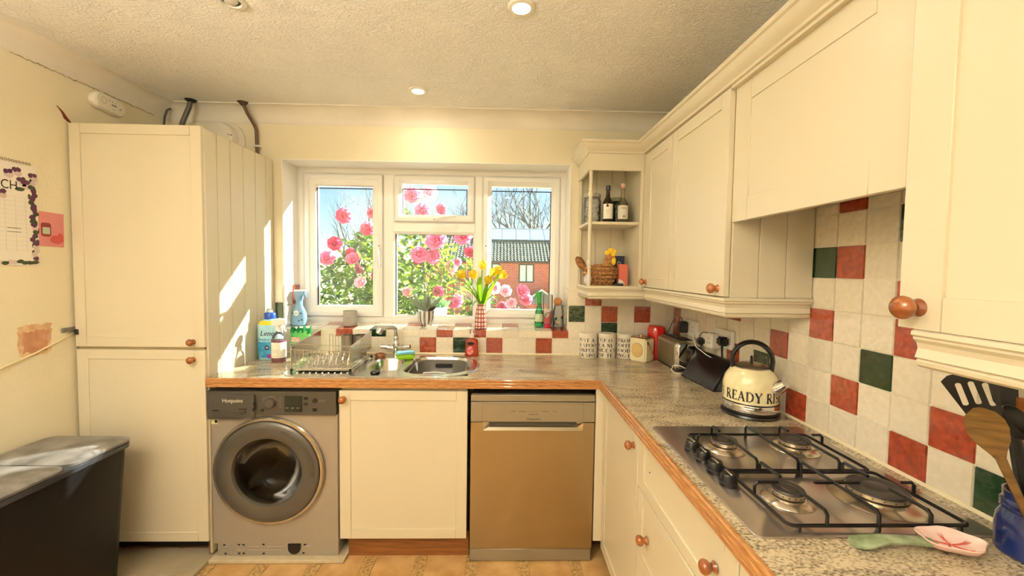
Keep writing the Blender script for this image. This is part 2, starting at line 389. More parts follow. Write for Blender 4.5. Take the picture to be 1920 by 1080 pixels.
# scars in the paint of the left wall
M_scar = mat('bare_plaster', '#d0a580', .9, col2='#e6cda4', vscale=18, vlo=.4, vhi=.6)
M_scar2 = mat('torn_paint', '#7c3a26', .9)
def blob(name, pts, m, X=XL, t=.0012, parent=None):
    return MB().prism([(p[0], p[1]) for p in pts], X, X+t, 'x').obj(name, m, parent or wall_left)
random.seed(8)
def jag(y0, y1, z0, z1, n=9, j=.006):
    P = [(y0+(y1-y0)*i/n, z0) for i in range(n)]+[(y1, z0+(z1-z0)*i/n) for i in range(n)]+[(y1-(y1-y0)*i/n, z1) for i in range(n)]+[(y0, z1-(z1-z0)*i/n) for i in range(n)]
    return [(a+random.uniform(-j, j), b+random.uniform(-j, j)) for a, b in P]
blob('plaster_scar', jag(1.74, 1.865, 1.035, 1.165), M_scar)
blob('plaster_scar', jag(1.755, 1.85, 1.05, 1.14), mat('old_red_paint', '#ba7f60', .9, col2='#cfa27e', vscale=20), t=.0018)
blob('torn_paint', [(1.92, 2.136), (1.925, 2.134), (1.948, 2.118), (1.965, 2.098), (1.983, 2.078), (1.965, 2.08), (1.95, 2.09), (1.942, 2.11), (1.93, 2.126)], M_scar2, t=.003)
MB().lathe([(0, .002), (.006, .002), (.007, 0)], (XL, 1.70, .60), 10, 'x').obj('nail_hole', M_scar2, wall_left)

# ---------------------------------------------------------------- tiles
TILES = {}
def tile(parent, key, cx, cz, wd, ht, colour, face='-y', depth=None, tilt=0):
    k = (round(wd, 4), round(ht, 4), colour)
    if k not in TILES:
        b = MB(); b.box(-wd/2, wd/2, 0, .0065, -ht/2, ht/2, .0016, 2)
        bm = b.bm; bmesh.ops.recalc_face_normals(bm, faces=bm.faces[:]); me = bpy.data.meshes.new('tile'); bm.to_mesh(me); bm.free()
        me.shade_smooth(); me.set_sharp_from_angle(angle=math.radians(50)); me.materials.append({'c': M_tc, 'r': M_tr, 'g': M_tg}[colour]); TILES[k] = me
    o = place('tile', TILES[k], None, parent)
    j = lambda: random.uniform(-.004, .004)
    if face == '-y': o.location = (cx, depth, cz); o.rotation_euler = (j(), j()*.5, j())
    elif face == '-x': o.location = (depth, cx, cz); o.rotation_euler = (j(), j()*.5, -PI/2+j())
    elif face == '+x': o.location = (depth, cx, cz); o.rotation_euler = (0, 0, PI/2)
    elif face == 'up': o.location = (cx, key, cz); o.rotation_euler = (-PI/2+tilt, 0, 0)
    return o
random.seed(11)
P_ = .103; G_ = .0025
MB().box(XB, XR+.006, YW+.004, YW+.0061, .9, 1.45).box(XA-.06, XA, YW+.004, YW+.0061, .9, 1.35).box(XA, XB, YW+.004, YW+.0061, .9, ZS).obj('grout', M_grout, wall_back)
MB().box(XR+.004, XR+.0061, .3, YW, .9, 1.66).obj('grout', M_grout, wall_right)
back = {(0, 2): 'g', (1, 3): 'r', (2, 2): 'r', (2, 1): 'g', (4, 2): 'r'}
for i in range(7):
    for r in range(4):
        x0 = .416+i*P_; x1 = min(x0+P_, XR-.002)
        if x1-x0 < .02: continue
        tile(wall_back, 0, (x0+x1)/2, .9+(r+.5)*P_, x1-x0-G_, P_-G_, back.get((i, r), 'c'), depth=YW)
for k in range(-17, 1):
    x0 = .316+k*P_ ; x1 = x0+P_
    x0 = max(x0, XA+.001)
    if x1-x0 < .02: continue
    tile(wall_back, 0, (x0+x1)/2, .9+.5*P_, x1-x0-G_, P_-G_, 'r' if k in (-8, -4, -1) else 'g' if k == -6 else 'c', depth=YW)
    tile(wall_back, 0, (x0+x1)/2, 1.003+.0215, x1-x0-G_, .043-G_, 'r' if k in (-13, -7, -5, 0) else 'g' if k == -11 else 'c', depth=YW)
    tile(wall_back, YW+.0515, (x0+x1)/2, 1.0535, x1-x0-G_, P_-G_, 'r' if k in (-13, -7, -5, 0) else 'g' if k == -11 else 'c', 'up', tilt=.1)
    tile(wall_back, YW+.1465, (x0+x1)/2, 1.0632, x1-x0-G_, .085-G_, 'r' if k in (-14, -9, -6, -3) else 'c', 'up', tilt=.1)
for r in range(4):                                 # strip left of the window and the reveals
    tile(wall_back, 0, (XA-.05+XA)/2, .9+(r+.5)*P_, .048, P_-G_, 'g' if r == 2 else 'c', depth=YW)
for r in range(2):
    z0 = 1.066+r*P_*1.2
    for q in range(2):
        tile(wall_back, 0, YW+.048+q*.096, z0+.062, .093, .121, 'r' if (q == 1 and r == 1) else 'c', '+x', depth=XA+.0105)
        tile(wall_back, 0, YW+.048+q*.096, z0+.062, .093, .121, 'c', '-x', depth=XB-.0105)
right = {(1, 7): 'r', (2, 5): 'g', (1, 5): 'r', (2, 3): 'r', (0, 2): 'g', (1, 1): 'r', (4, 2): 'r', (5, 1): 'g', (3, 0): 'r', (-2, 1): 'r', (-1, 0): 'r', (-3, 0): 'g',
         (-1, 3): 'r', (-1, 4): 'r', (-1, 6): 'g', (13, 2): 'r', (13, 1): 'r', (9, 3): 'g', (8, 3): 'r', (7, 3): 'r', (7, 1): 'r'}
for i in range(-5, 15):
    for r in range(8):
        if r > 4 and not -2 <= i <= 3: continue
        y0 = 1.0904+i*P_; y1 = min(y0+P_, YW-.001)
        z1 = min(.9+(r+1)*P_, 1.665); z0 = .9+r*P_
        if y1-y0 < .02: continue
        tile(wall_right, 0, (y0+y1)/2, (z0+z1)/2, y1-y0-G_, z1-z0-G_, right.get((i, r), 'c'), '-x', depth=XR)
MB().prism([(YW, .9), (YW, .908), (YW-.008, .9)], XA-.05, XR, 'x').obj('sealant', mat('sealant', '#e8dcb8', .5), wall_back)
MB().prism([(XR, .9), (XR, .907), (XR-.007, .9)], .3, YW-.005, 'y').obj('sealant', mat('sealant', '#e8dcb8', .5), wall_right)

# ---------------------------------------------------------------- window
win = struct('window_1')
fy0, fy1 = 2.735, 2.795
MB().ring(XA, XB, 1.06, ZT, [(0, fy0), (.012, fy0-.006), (.035, fy0-.006), (.046, fy0+.004), (.046, fy1), (0, fy1)]).obj('frame', M_upvc, win)
mb = MB()
def bar(mb, x0, x1, z0, z1, horizontal=False):
    if horizontal: mb.prism([(fy0+.004, z0), (fy0-.006, z0+.012), (fy0-.006, z1-.012), (fy0+.004, z1), (fy1, z1), (fy1, z0)], x0, x1, 'x')
    else: mb.prism([(x0, fy0+.004), (x0+.012, fy0-.006), (x1-.012, fy0-.006), (x1, fy0+.004), (x1, fy1), (x0, fy1)], z0, z1, 'z')
for a, b in ((-.787, -.708), (-.192, -.129)): q = MB(); bar(q, a, b, 1.1, 2.035); q.obj('mullion', M_upvc, win)
q = MB(); bar(q, -.716, -.184, 1.658, 1.735, True); q.obj('transom', M_upvc, win)
def sash(x0, x1, z0, z1, gx0, gx1, gz0, gz1, opening=True, yy=0):
    s = None
    if opening:
        wv = gx0-x0
        s = MB().ring(x0+.001, x1-.001, z0+.001, z1-.001, [(0, fy0+.01), (0, fy0-.016), (.006, fy0-.02), (.026, fy0-.02), (.03, fy0-.012), (wv-.004, fy0-.002), (wv, fy0+.004), (wv, fy0+.05), (.004, fy0+.05)]).obj('sash', M_upvc, win)
    else:
        s = MB().ring(gx0-.014, gx1+.014, gz0-.012, gz1+.012, [(0, fy0+.002), (.004, fy0-.003), (.014, fy0+.006), (.014, fy0+.05), (0, fy0+.05)]).obj('bead', M_upvc, win)
    MB().ring(gx0-.001, gx1+.001, gz0-.001, gz1+.001, [(0, fy0+.012), (.004, fy0+.012), (.004, fy0+.03), (0, fy0+.03)]).obj('gasket', M_gasket, s)
    MB().box(gx0, gx1, fy0+.018, fy0+.022, gz0, gz1).obj('pane', M_pane, s)
    return s
sash(-1.289, -.787, 1.108, 2.03, -1.222, -.830, 1.158, 1.947)
sash(-.708, -.190, 1.735, 2.03, -.663, -.240, 1.770, 1.951)
sash(0, 0, 0, 0, -.708, -.196, 1.112, 1.655, False)
sash(-.129, .372, 1.108, 2.03, -.076, .317, 1.155, 1.947)
def handle(M):
    h = MB(M); h.box(-.012, .012, -.012, 0, -.035, .035, .004, 2)
    h.tube([(0, -.012, .012), (0, -.034, .012), (0, -.04, 0), (.004, -.042, -.05), (.004, -.036, -.105), (.004, -.03, -.125)], [.009, .009, .010, .009, .0075, .005], 8)
    o = h.obj('handle', M_upvc, win)
    b = MB(M); b.lathe([(0, .0125), (.004, .0125), (.004, .005)], (0, 0, .024), 8, '-y'); b.obj('lock', M_black, o)
handle(T(-.806, fy0-.018, 1.548)); handle(T(-.110, fy0-.018, 1.556))
handle(T(-.425, fy0-.018, 1.752) @ RY(-PI/2-.12))
# ---------------------------------------------------------------- cabinets
def shaker(name, M, wd, ht, parent, stile=.052, rail=.05, t=.02, rec=.005, m=None, sub=True):
    """framed door, local x to the right, z up, face at y = 0 looking to -y"""
    d = MB(M); g = .0006
    d.box(0, stile-g, 0, t, 0, ht, .0012).box(wd-stile+g, wd, 0, t, 0, ht, .0012)
    d.box(stile, wd-stile, 0, t, 0, rail-g, .0012).box(stile, wd-stile, 0, t, ht-rail+g, ht, .0012)
    d.box(stile-.002, wd-stile+.002, rec, t-.001, rail-.002, ht-rail+.002)
    return d.obj(name, m or M_cab, parent)
KNOB = [(0, .036), (.006, .0355), (.012, .033), (.0165, .028), (.0175, .023), (.0155, .017), (.010, .011), (.0085, .007), (.0115, .003), (.0135, 0), (0, 0)]
def knob(M, parent, s=1.0, m=None):
    k = MB(M); k.lathe([(r*s, h*s) for r, h in KNOB], n=16, axis='-y'); return k.obj('knob', m or M_wood, parent)
def NXM(x, y, z): return T(x, y, z) @ RZ(-PI/2)           # local frame for fronts that face -X (local x runs towards the camera)

# tall larder cupboard
t = thing('tall_cupboard', 'tall cream larder cupboard with two doors and a planked side panel', 'cupboard', (-1.7, 2.25, 0))
MB().box(-1.998, -1.41, 1.979, 2.505, .10, 2.055).obj('carcass', M_cabin, t)
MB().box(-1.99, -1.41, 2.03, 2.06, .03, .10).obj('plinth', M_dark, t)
d = shaker('door', T(-1.992, 1.957, 1.043), .594, 1.03, t, .05, .046); knob(T(-1.452, 1.957, 1.069), d, .95)
d = shaker('door', T(-1.990, 1.957, .100), .591, .930, t, .05, .046); knob(T(-1.453, 1.957, .985), d, .95)
gy = [1.972, 2.057, 2.154, 2.259, 2.366, 2.469, 2.543]
for a, b in zip(gy, gy[1:]): MB().box(-1.406, -1.393, a+.0014, b-.0014, .03, 2.068, .003).obj('plank', M_cab, t)
MB().box(-1.409, -1.405, 1.972, 2.543, .03, 2.066).obj('panel_back', mat('raw_edge_wood', '#6a4a2c', .8), t)
MB().box(-1.99, -1.975, 1.948, 1.957, 1.10, 1.125, .002).obj('hinge_plate', M_blackm, t)
tag(MB().box(-2.0, -1.39, 1.845, 2.03, .0005, .019, .001).obj('offcut_board', mat('grey_offcut', '#a8997c', .7, var=.15, vscale=6)), 'grey offcut board lying on the floor below the tall cupboard', 'board')

# ---------------------------------------------------------------- washing machine
tag(MB().box(-1.408, -.748, 1.938, 2.52, .0005, .018, .003).obj('washer_mat', mat('pale_mat', '#c8b898', .8, var=.1, vscale=30)), 'thin pale mat lying under the washing machine', 'mat')
wm = thing('washing_machine', 'silver front-loading washing machine with a dark grey control panel', 'washing machine', (-1.085, 2.25, .018))
M_wm = mat('silver_enamel', '#a79f92', .35, .35, var=.03, vscale=40)
M_wp = mat('graphite_panel', '#4a463e', .35, .2)
M_wr = mat('graphite_ring', '#57524a', .3, .3)
fx0, fx1, fy, fz0, fz1 = -1.388, -.781, 1.968, .082, .838
cx, cz, hr = -1.107, .450, .205
NC = 48
circ = [(cx+hr*math.cos(2*PI*i/NC), cz+hr*math.sin(2*PI*i/NC)) for i in range(NC)]
mb = MB(T(0, fy, 0) @ RX(PI/2)); mb.plate([(fx0+.004, fz0), (fx1-.004, fz0), (fx1-.004, fz1), (fx0+.004, fz1)], [circ], 0); mb.obj('front_panel', M_wm, wm)
mb = MB(); mb.box(fx0, fx1, fy+.004, 2.50, fz0, fz1, .004)
bmesh.ops.delete(mb.bm, geom=[f for f in mb.bm.faces if f.calc_center_median().y < fy+.006 and abs(f.normal.y) > .9 or (f.calc_center_median()-Vector(((fx0+fx1)/2, fy+.004, (fz0+fz1)/2))).length < .05], context='FACES')
mb.obj('casing', M_wm, wm)
def yl(prof, m, name, parent, n=48, c=(cx, fy, cz)): return MB().lathe(prof, c, n, '-y').obj(name, m, parent)
dr = yl([(.252, .0), (.262, .004), (.264, .016), (.258, .024), (.248, .024), (.245, .016), (.245, 0)], mat('door_rim_silver', '#b9b0a0', .2, .8), 'door', wm)
yl([(.244, .004), (.244, .028), (.238, .034), (.215, .038), (.180, .038), (.166, .034), (.160, .024), (.158, -.02), (.17, -.02), (.2, 0)], M_wr, 'door_ring', dr)
yl([(.159, .020), (.152, .012), (.14, -.03), (.115, -.070), (.075, -.09), (0, -.096)], glass('dark_door_glass', '#b0aa9e', .15, .35), 'door_glass', dr)
mb = MB(); mb.lathe([(.222, .0405), (.228, .0395), (.222, .0425), (.206, .0425), (.206, .041)], (cx, fy, cz), 20, '-y', -5, 70); mb.obj('door_grip', M_wp, dr)
mb = MB(T(0, 0, .012)); M_drum = mat('drum_steel', '#aaa08e', .5, .5, bump=.6, bscale=220)
mb = MB(); mb.lathe([(.204, -.001), (.21, -.03), (.225, -.06), (.225, -.36), (.20, -.40), (.10, -.40), (.09, -.385), (0, -.38)], (cx, fy, cz), 40, '-y'); mb.obj('drum', M_drum, wm)
for k in range(3):
    a = math.radians(100+120*k)
    MB().tube([(cx+.2*math.cos(a), fy+.08+.27*i/6, cz+.2*math.sin(a)) for i in range(7)], [.012, .03, .036, .036, .034, .028, .012], 8).obj('lifter', mat('lifter_plastic', '#8f887a', .35, .3), wm)
# control panel with a stepped lower edge
pt = [(fx0+.002, fz1), (fx0+.002, .704), (-1.24, .704)] + [(-1.24+.1*i/6, .704+.021*(.5-.5*math.cos(PI*i/6))) for i in range(1, 7)] + [(fx1-.002, .725), (fx1-.002, fz1)]
pn = MB().prism(pt, fy-.022, fy+.01, 'y').obj('control_panel', M_wp, wm)
dw = MB(); dw.box(-1.362, -1.158, fy-.030, fy-.02, .712, .826, .004, 2)
dw.tube([(-1.30+.1*i/6, fy-.03, .745-.012*math.sin(PI*i/6)) for i in range(7)], .006, 6); dw = dw.obj('detergent_drawer', mat('graphite_drawer', '#524d45', .25, .2), pn)
lettering('Hotpoint', .026, T(-1.262, fy-.0305, .795) @ FACE_NY, mat('silver_print', '#cfcabf', .4), dw, extrude=.0006)
for x0, x1, zz in ((-1.352, -1.325, .747), (-1.232, -1.195, .755)): MB().box(x0, x1, fy-.0325, fy-.03, zz, zz+.0035).obj('drawer_glint', M_chrome, dw)  # chrome bars stand in for bright glints on the drawer front
MB().tube([(-1.163, fy-.032, .79), (-1.158, fy-.034, .77), (-1.166, fy-.032, .75)], .005, 6).obj('drawer_grip', M_black, dw)
MB().lathe([(0, .045), (.021, .045), (.024, .041), (.026, .024), (.031, .023), (.031, .02)], (-1.088, fy, .786), 24, '-y').obj('programme_dial', M_wr, pn)
MB().lathe([(0, .027), (.006, .027), (.007, .02)], (-1.128, fy, .748), 12, '-y').obj('button', M_black, pn)
sc = MB().box(-1.024, -.942, fy-.0245, fy-.02, .741, .818, .001).obj('display', mat('dark_display', '#0c1312', .1), pn)
for xx in (-1.012, -.986, -.961): MB().box(xx-.007, xx+.007, fy-.0252, fy-.0244, .759, .761).obj('display_mark', mat('pale_print', '#9aa096', .5), sc)
for xx, zz in ((-.925, .806), (-.925, .779), (-.883, .752)): MB().box(xx-.01, xx+.01, fy-.024, fy-.02, zz-.007, zz+.007, .001).obj('button', M_black, pn)
MB().lathe([(0, .026), (.010, .026), (.012, .02)], (-.883, fy, .795), 16, '-y').obj('start_button', M_black, pn)
mk = MB()
for i in range(7):
    for sx, x0 in ((-1, -1.128), (1, -1.052)): mk.box(x0, x0+.014, fy-.0226, fy-.022, .762+.008*i, .7628+.008*i)
for zz in (.790, .797): mk.box(-.865, -.835, fy-.0226, fy-.022, zz, zz+.0012)
tag(mk.obj('printed_marks', mat('faint_print', '#8d887c', .5), pn), kind='stuff')
st = MB().box(-1.383, -1.352, fy-.0008, fy, .672, .697).obj('energy_sticker', mat('pale_green_sticker', '#d8d8a8', .6), wm)
MB().box(-1.366, -1.354, fy-.0012, fy-.0006, .678, .692).obj('sticker_symbol', M_black, st)
kp = MB().box(fx0+.02, fx1-.004, fy+.004, 2.48, .019, .082, .002).obj('kick_panel', M_wm, wm)
for x0, x1, zz in ((-1.345, -1.29, .062), (-1.35, -1.29, .045), (-1.275, -1.235, .064), (-1.275, -1.235, .047), (-1.222, -1.165, .062), (-1.13, -1.05, .062), (-1.222, -1.05, .045), (-.945, -.92, .064)):
    MB().tube([(x0, fy+.004, zz), (x1, fy+.004, zz)], .0045, 6).obj('louvre', M_wm, kp)
for xx, zz in ((-1.335, .073), (-1.147, .075), (-.948, .074), (-1.33, .03), (-1.147, .03), (-.955, .032), (-1.265, .074), (-1.243, .074), (-1.265, .031), (-1.243, .031)):
    MB().box(xx-.005, xx+.005, fy+.002, fy+.006, zz-.003, zz+.003).obj('slot', M_dark, kp)
cp = arc(-.997, .060, .030, 180, 360, 12) + [(-.967, .079), (-1.027, .079)]
MB().prism(cp, fy-.004, fy+.006, 'y').obj('filter_cap', M_black, kp)

# ---------------------------------------------------------------- sink base unit
t = thing('sink_cupboard', 'cream base cupboard under the sink with one wooden knob and brown plinth', 'cupboard', (-.465, 2.25, 0))
MB().box(-.765, -.165, 1.975, 2.50, .12, .70).obj('carcass', M_cabin, t)
MB().box(-.765, -.165, 1.975, 1.99, .70, .858).obj('top_rail', M_cabin, t)
d = shaker('door', T(-.770, 1.951, .116), .610, .727, t, .053, .048); knob(T(-.749, 1.951, .803), d, 1.0)
MB().box(-.745, -.152, 1.996, 2.012, .001, .125).obj('plinth', mat('brown_plinth_wood', '#8a5524', .5, col2='#6d3f18', vscale=6, stretch=(1,1,14)), t)
# ---------------------------------------------------------------- dishwasher
dwm = thing('dishwasher', 'stainless steel slimline dishwasher with a recessed handle below its buttons', 'dishwasher', (.155, 2.25, 0))
M_dw = mat('dishwasher_steel', '#b0a184', .34, 1, bump=.02, bscale=200, bstretch=(60,1,1))
M_dp = mat('dishwasher_panel', '#9d9480', .4, .6)
MB().box(-.138, .448, 1.97, 2.5, .02, .825).obj('casing', mat('dishwasher_casing', '#4a463e', .5), dwm)
MB().box(-.143, .455, 1.945, 1.97, .797, .829, .002).obj('top_strip', M_dp, dwm)
pn = MB(); pn.box(-.143, .455, 1.943, 1.97, .697, .794, .002); pn = pn.obj('control_panel', M_dp, dwm)
hx0, hx1, hz = -.088, .401, .655
mb = MB(T(0, 1.945, 0) @ RX(PI/2))
mb.plate([(-.143, .07), (.453, .07), (.453, .694), (hx1, .694), (hx1-.004, hz), (hx0+.004, hz), (hx0, .694), (-.143, .694)], [], 0)
dd = mb.obj('door', M_dw, dwm, smooth=False)
mb = MB(); mb.box(-.143, .453, 1.946, 1.97, .07, .653); mb.box(-.143, hx0, 1.946, 1.97, .653, .694).box(hx1, .453, 1.946, 1.97, .653, .694); mb.obj('door_edge', M_dw, dd)
mb = MB()
v = [(hx0, 1.945, .694), (hx0+.004, 1.945, hz), (hx1-.004, 1.945, hz), (hx1, 1.945, .694), (hx1-.05, 1.985, .697), (hx0+.05, 1.985, .697), (hx0+.03, 1.955, .668), (hx1-.03, 1.955, .668), (hx0+.045, 1.985, .676), (hx1-.045, 1.985, .676)]
V = [mb.v(p) for p in v]
for q in ((1, 2, 7, 6), (6, 7, 9, 8), (0, 1, 6, 8, 5), (2, 3, 4, 9, 7), (8, 9, 4, 5)): mb.f([V[i] for i in q])
mb.obj('handle_recess', mat('handle_steel', '#c9bfa8', .2, .9), dd, smooth=False, recalc=False)
MB().box(-.143, .451, 1.950, 1.98, .004, .064, .002).obj('kick_panel', M_dp, dwm)
M_pr = mat('dark_print', '#3a342a', .6)
lettering('Hotpoint', .018, T(.158, 1.9428, .712) @ FACE_NY, M_pr, pn)
mk = MB()
for x0, x1 in ((.049, .072), (.088, .122), (.198, .233), (.25, .27)): mk.box(x0, x1, 1.9424, 1.9432, .7485, .7505)
for i in range(6): mk.box(.137+.008*i, .140+.008*i, 1.9424, 1.9432, .7485, .7505).box(.137+.008*i, .1405+.008*i, 1.9424, 1.9432, .733, .738)
tag(mk.obj('printed_marks', M_pr, pn), kind='stuff')
MB().ring(-.088, .400, .700, .786, [(0, 1.9424), (.0006, 1.9424), (.0006, 1.9436), (0, 1.9436)]).obj('panel_line', M_pr, pn)

# ---------------------------------------------------------------- right-hand base units
t = thing('corner_cupboard', 'cream base cupboard in the corner beside the dishwasher with wooden knob', 'cupboard', (.79, 1.7, 0))
MB().box(.517, 1.05, 1.442, 2.50, .12, .70).obj('carcass', M_cabin, t)
MB().box(.517, .54, 1.442, 1.98, .70, .858).obj('top_rail', M_cabin, t)
MB().box(.460, .520, 1.948, 1.966, .105, .858).obj('corner_post', M_cab, t)
d = shaker('door', NXM(.497, 1.945, .075), .502, .770, t, .055, .05); knob(NXM(.497, 1.487, .785), d, 1.0)
MB().box(.56, .575, 1.442, 2.0, .001, .12).obj('plinth', MATS['brown_plinth_wood'], t)
t = thing('drawer_unit', 'cream drawer unit under the hob with wooden knobs, one knob missing', 'drawer unit', (.79, 1.12, 0))
MB().box(.517, 1.05, .812, 1.438, .12, .70).obj('carcass', M_cabin, t)
MB().box(.517, .54, .812, 1.438, .70, .858).obj('top_rail', M_cabin, t)
def drawer(y1, y0, z0, z1, ks, p):
    d = shaker('drawer', NXM(.497, y1, z0), y1-y0, z1-z0, p, .052, .04)
    for y in ks: knob(NXM(.497, y, (z0+z1)/2-.005), d, 1.0)
    return d
d = drawer(1.434, .815, .662, .852, (.905,), t)
MB().lathe([(0, .001), (.0025, .001), (.0025, -.002)], (.4965+.005, 1.335, .757), 8, '-x').obj('screw_hole', M_dark, d)
drawer(1.434, .815, .400, .656, (1.335, .905), t); drawer(1.434, .815, .13, .394, (1.335, .905), t)
MB().box(.56, .575, .812, 1.438, .001, .12).obj('plinth', MATS['brown_plinth_wood'], t)
t = thing('end_base_cupboard', 'cream base cupboard next to the drawer unit', 'cupboard', (.79, .5, 0))
MB().box(.517, 1.05, .2, .808, .12, .70).obj('carcass', M_cabin, t)
MB().box(.517, .54, .2, .808, .70, .858).obj('top_rail', M_cabin, t)
shaker('door', NXM(.497, .809, .13), .60, .722, t); MB().box(.56, .575, .2, .808, .001, .12).obj('plinth', MATS['brown_plinth_wood'], t)

# ---------------------------------------------------------------- worktop
M_lam = mat('speckled_laminate', '#d9cbae', .22, coat=.2)
def _lam():
    n = M_lam.node_tree.nodes; l = M_lam.node_tree.links; b = n['Principled BSDF']; tc = n.new('ShaderNodeTexCoord')
    def nz(sc, st, det, dist=0):
        mp = n.new('ShaderNodeMapping'); mp.inputs['Scale'].default_value = st; l.new(tc.outputs['Object'], mp.inputs[0])
        t = n.new('ShaderNodeTexNoise'); t.inputs['Scale'].default_value = sc; t.inputs['Detail'].default_value = det; t.inputs['Distortion'].default_value = dist
        l.new(mp.outputs[0], t.inputs['Vector']); return t.outputs['Fac']
    fine = nz(120, (1, 1.6, 1), 4, .3); big = nz(6, (1, 2.4, 1), 4, 1.0)
    ad = n.new('ShaderNodeMath'); ad.operation = 'MULTIPLY_ADD'; ad.inputs[1].default_value = .55; l.new(big, ad.inputs[0]); l.new(fine, ad.inputs[2])
    r = n.new('ShaderNodeValToRGB'); e = r.color_ramp.elements
    e[0].position = .56; e[0].color = lin('#574c3e'); e[1].position = .85; e[1].color = lin('#cbbb9c')
    k = e.new(.67); k.color = lin('#8c7f69'); k = e.new(.755); k.color = lin('#b3a386')
    l.new(ad.outputs[0], r.inputs[0]); l.new(r.outputs[0], b.inputs['Base Color'])
_lam()
wt = thing('worktop', 'L-shaped speckled grey laminate worktop with a grooved wooden front edge', 'worktop', (0, 2.2, .862))
sx0, sx1, sy0, sy1 = -1.04, -.165, 2.02, 2.45
mb = MB(); za, zb = .862, .9
for a in ((-1.392, sx0, YF+.012, YW), (sx1, XF+.012, YF+.012, YW), (sx0, sx1, YF+.012, sy0), (sx0, sx1, sy1, YW), (XF+.012, XR, .15, YW)): mb.box(a[0], a[1], a[2], a[3], za, zb)
mb.obj('laminate_top', M_lam, wt, smooth=False)
ep = [(0, .858), (-.0, .868), (.002, .870), (.002, .873), (0, .875), (0, .882), (.002, .884), (.002, .887), (0, .889), (0, .896), (.004, .9), (.0125, .9), (.0125, .858)]
MB().sweep([(-1.392, YF), (XF, YF), (XF, .15)], [(o, z) for o, z in ep]).obj('wood_edge', M_edge, wt, ang=25)
# ---------------------------------------------------------------- wall cupboards on the right
CZ = 2.055
corn = [(.02, CZ), (0, CZ), (-.006, CZ+.002), (-.008, CZ+.010), (-.012, CZ+.014), (-.020, CZ+.020), (-.028, CZ+.030), (-.034, CZ+.040), (-.036, CZ+.046), (-.043, CZ+.050), (-.045, CZ+.054), (-.045, CZ+.062), (.02, CZ+.062)]
pelm = [(.04, 1.343), (0, 1.343), (-.007, 1.340), (-.008, 1.333), (-.003, 1.329), (-.003, 1.325), (.004, 1.318), (.007, 1.308), (.004, 1.297), (.002, 1.291), (.008, 1.288), (.004, 1.284), (.006, 1.277), (.014, 1.272), (.04, 1.272)]
t = thing('wall_cupboard', 'cream two-door wall cupboard between the corner shelf and the cooker hood', 'cupboard', (.92, 1.8, 1.272))
MB().box(.782, 1.066, 1.40, 2.54, 1.345, 2.05).obj('carcass', M_cabin, t)
MB().box(.764, .784, 2.185, 2.236, 1.343, 2.055, .001).obj('filler_strip', M_cab, t)
d = shaker('door', NXM(.760, 2.182, 1.346), .318, .706, t, .055, .052); knob(NXM(.760, 2.160, 1.374), d, 1.0)
d = shaker('door', NXM(.760, 1.860, 1.346), .466, .706, t, .055, .052); knob(NXM(.760, 1.433, 1.373), d, 1.05)
for a, b in ((.782, .878), (.878, .973), (.973, 1.068)): MB().box(a+.0008, b-.0008, 1.389, 1.40, 1.343, 2.05, .0018).obj('plank', M_cab, t)
MB().sweep([(.764, 2.19), (.764, 1.387), (1.066, 1.387)], pelm).obj('pelmet', M_cab, t, ang=25)
MB().box(.80, 1.066, 1.40, 2.5, 1.335, 1.345).obj('underside', M_cabin, t)
MB().sweep([(.76, 2.236), (.76, 1.392)], corn, zs=[.007, 0]).obj('cornice', M_cab, t, ang=25)
# open corner shelf
sh = thing('corner_shelf', 'cream open corner shelf with turned spindle, planked back and moulded cornice', 'shelf', (.61, 2.4, 1.27))
MB().sweep([(.46, YW), (.46, 2.236), (.76, 2.236)], corn, zs=[.006, .006, .006]).obj('cornice', M_cab, sh, ang=25)
MB().box(.462, .762, 2.25, YW, 2.062, 2.072).obj('top_board', M_cabin, sh)
mb = MB(); mb.box(.460, .764, 2.236, 2.252, 1.972, 2.066, .001); mb.box(.460, .474, 2.252, YW, 1.972, 2.066, .001); mb.obj('fascia', M_cab, sh)
mb = MB(); mb.sweep([(.466, YW), (.466, 2.24), (.79, 2.24)], [(o, z) for o, z in pelm]); mb.obj('base_moulding', M_cab, sh, ang=25)
MB().prism([(.464, YW), (.464, 2.236), (.764, 2.236), (.764, YW)], 1.331, 1.346, 'z').obj('shelf_board', M_cab, sh)
MB().prism([(.464, YW), (.464, 2.25), (.744, 2.25), (.744, YW)], 1.683, 1.698, 'z').obj('shelf_board', M_cab, sh)
mb = MB()
for a, b in ((.478, .572), (.572, .666), (.666, .748)): MB().box(a+.0006, b-.0006, 2.531, 2.544, 1.346, 2.062, .0018).obj('back_plank', M_cab, sh)
MB().box(.745, .764, 2.237, YW, 1.346, 2.062, .001).obj('side_panel', M_cab, sh)
MB().box(.466, .480, 2.512, YW, 1.346, 1.972, .001).obj('back_batten', M_cab, sh)
pr = [(.009, 1.346), (.0105, 1.40), (.0085, 1.44), (.012, 1.447), (.0085, 1.454), (.0125, 1.47), (.013, 1.48), (.008, 1.492), (.0115, 1.50), (.009, 1.508), (.0095, 1.60), (.0105, 1.685), (.0105, 1.70), (.010, 1.79), (.0085, 1.81), (.0125, 1.817), (.0085, 1.824), (.013, 1.84), (.0135, 1.85), (.008, 1.865), (.0125, 1.875), (.009, 1.884), (.0095, 1.93), (.0105, 1.972)]
MB().lathe(pr, (.476, 2.250, 0), 14).obj('spindle', M_cab, sh)
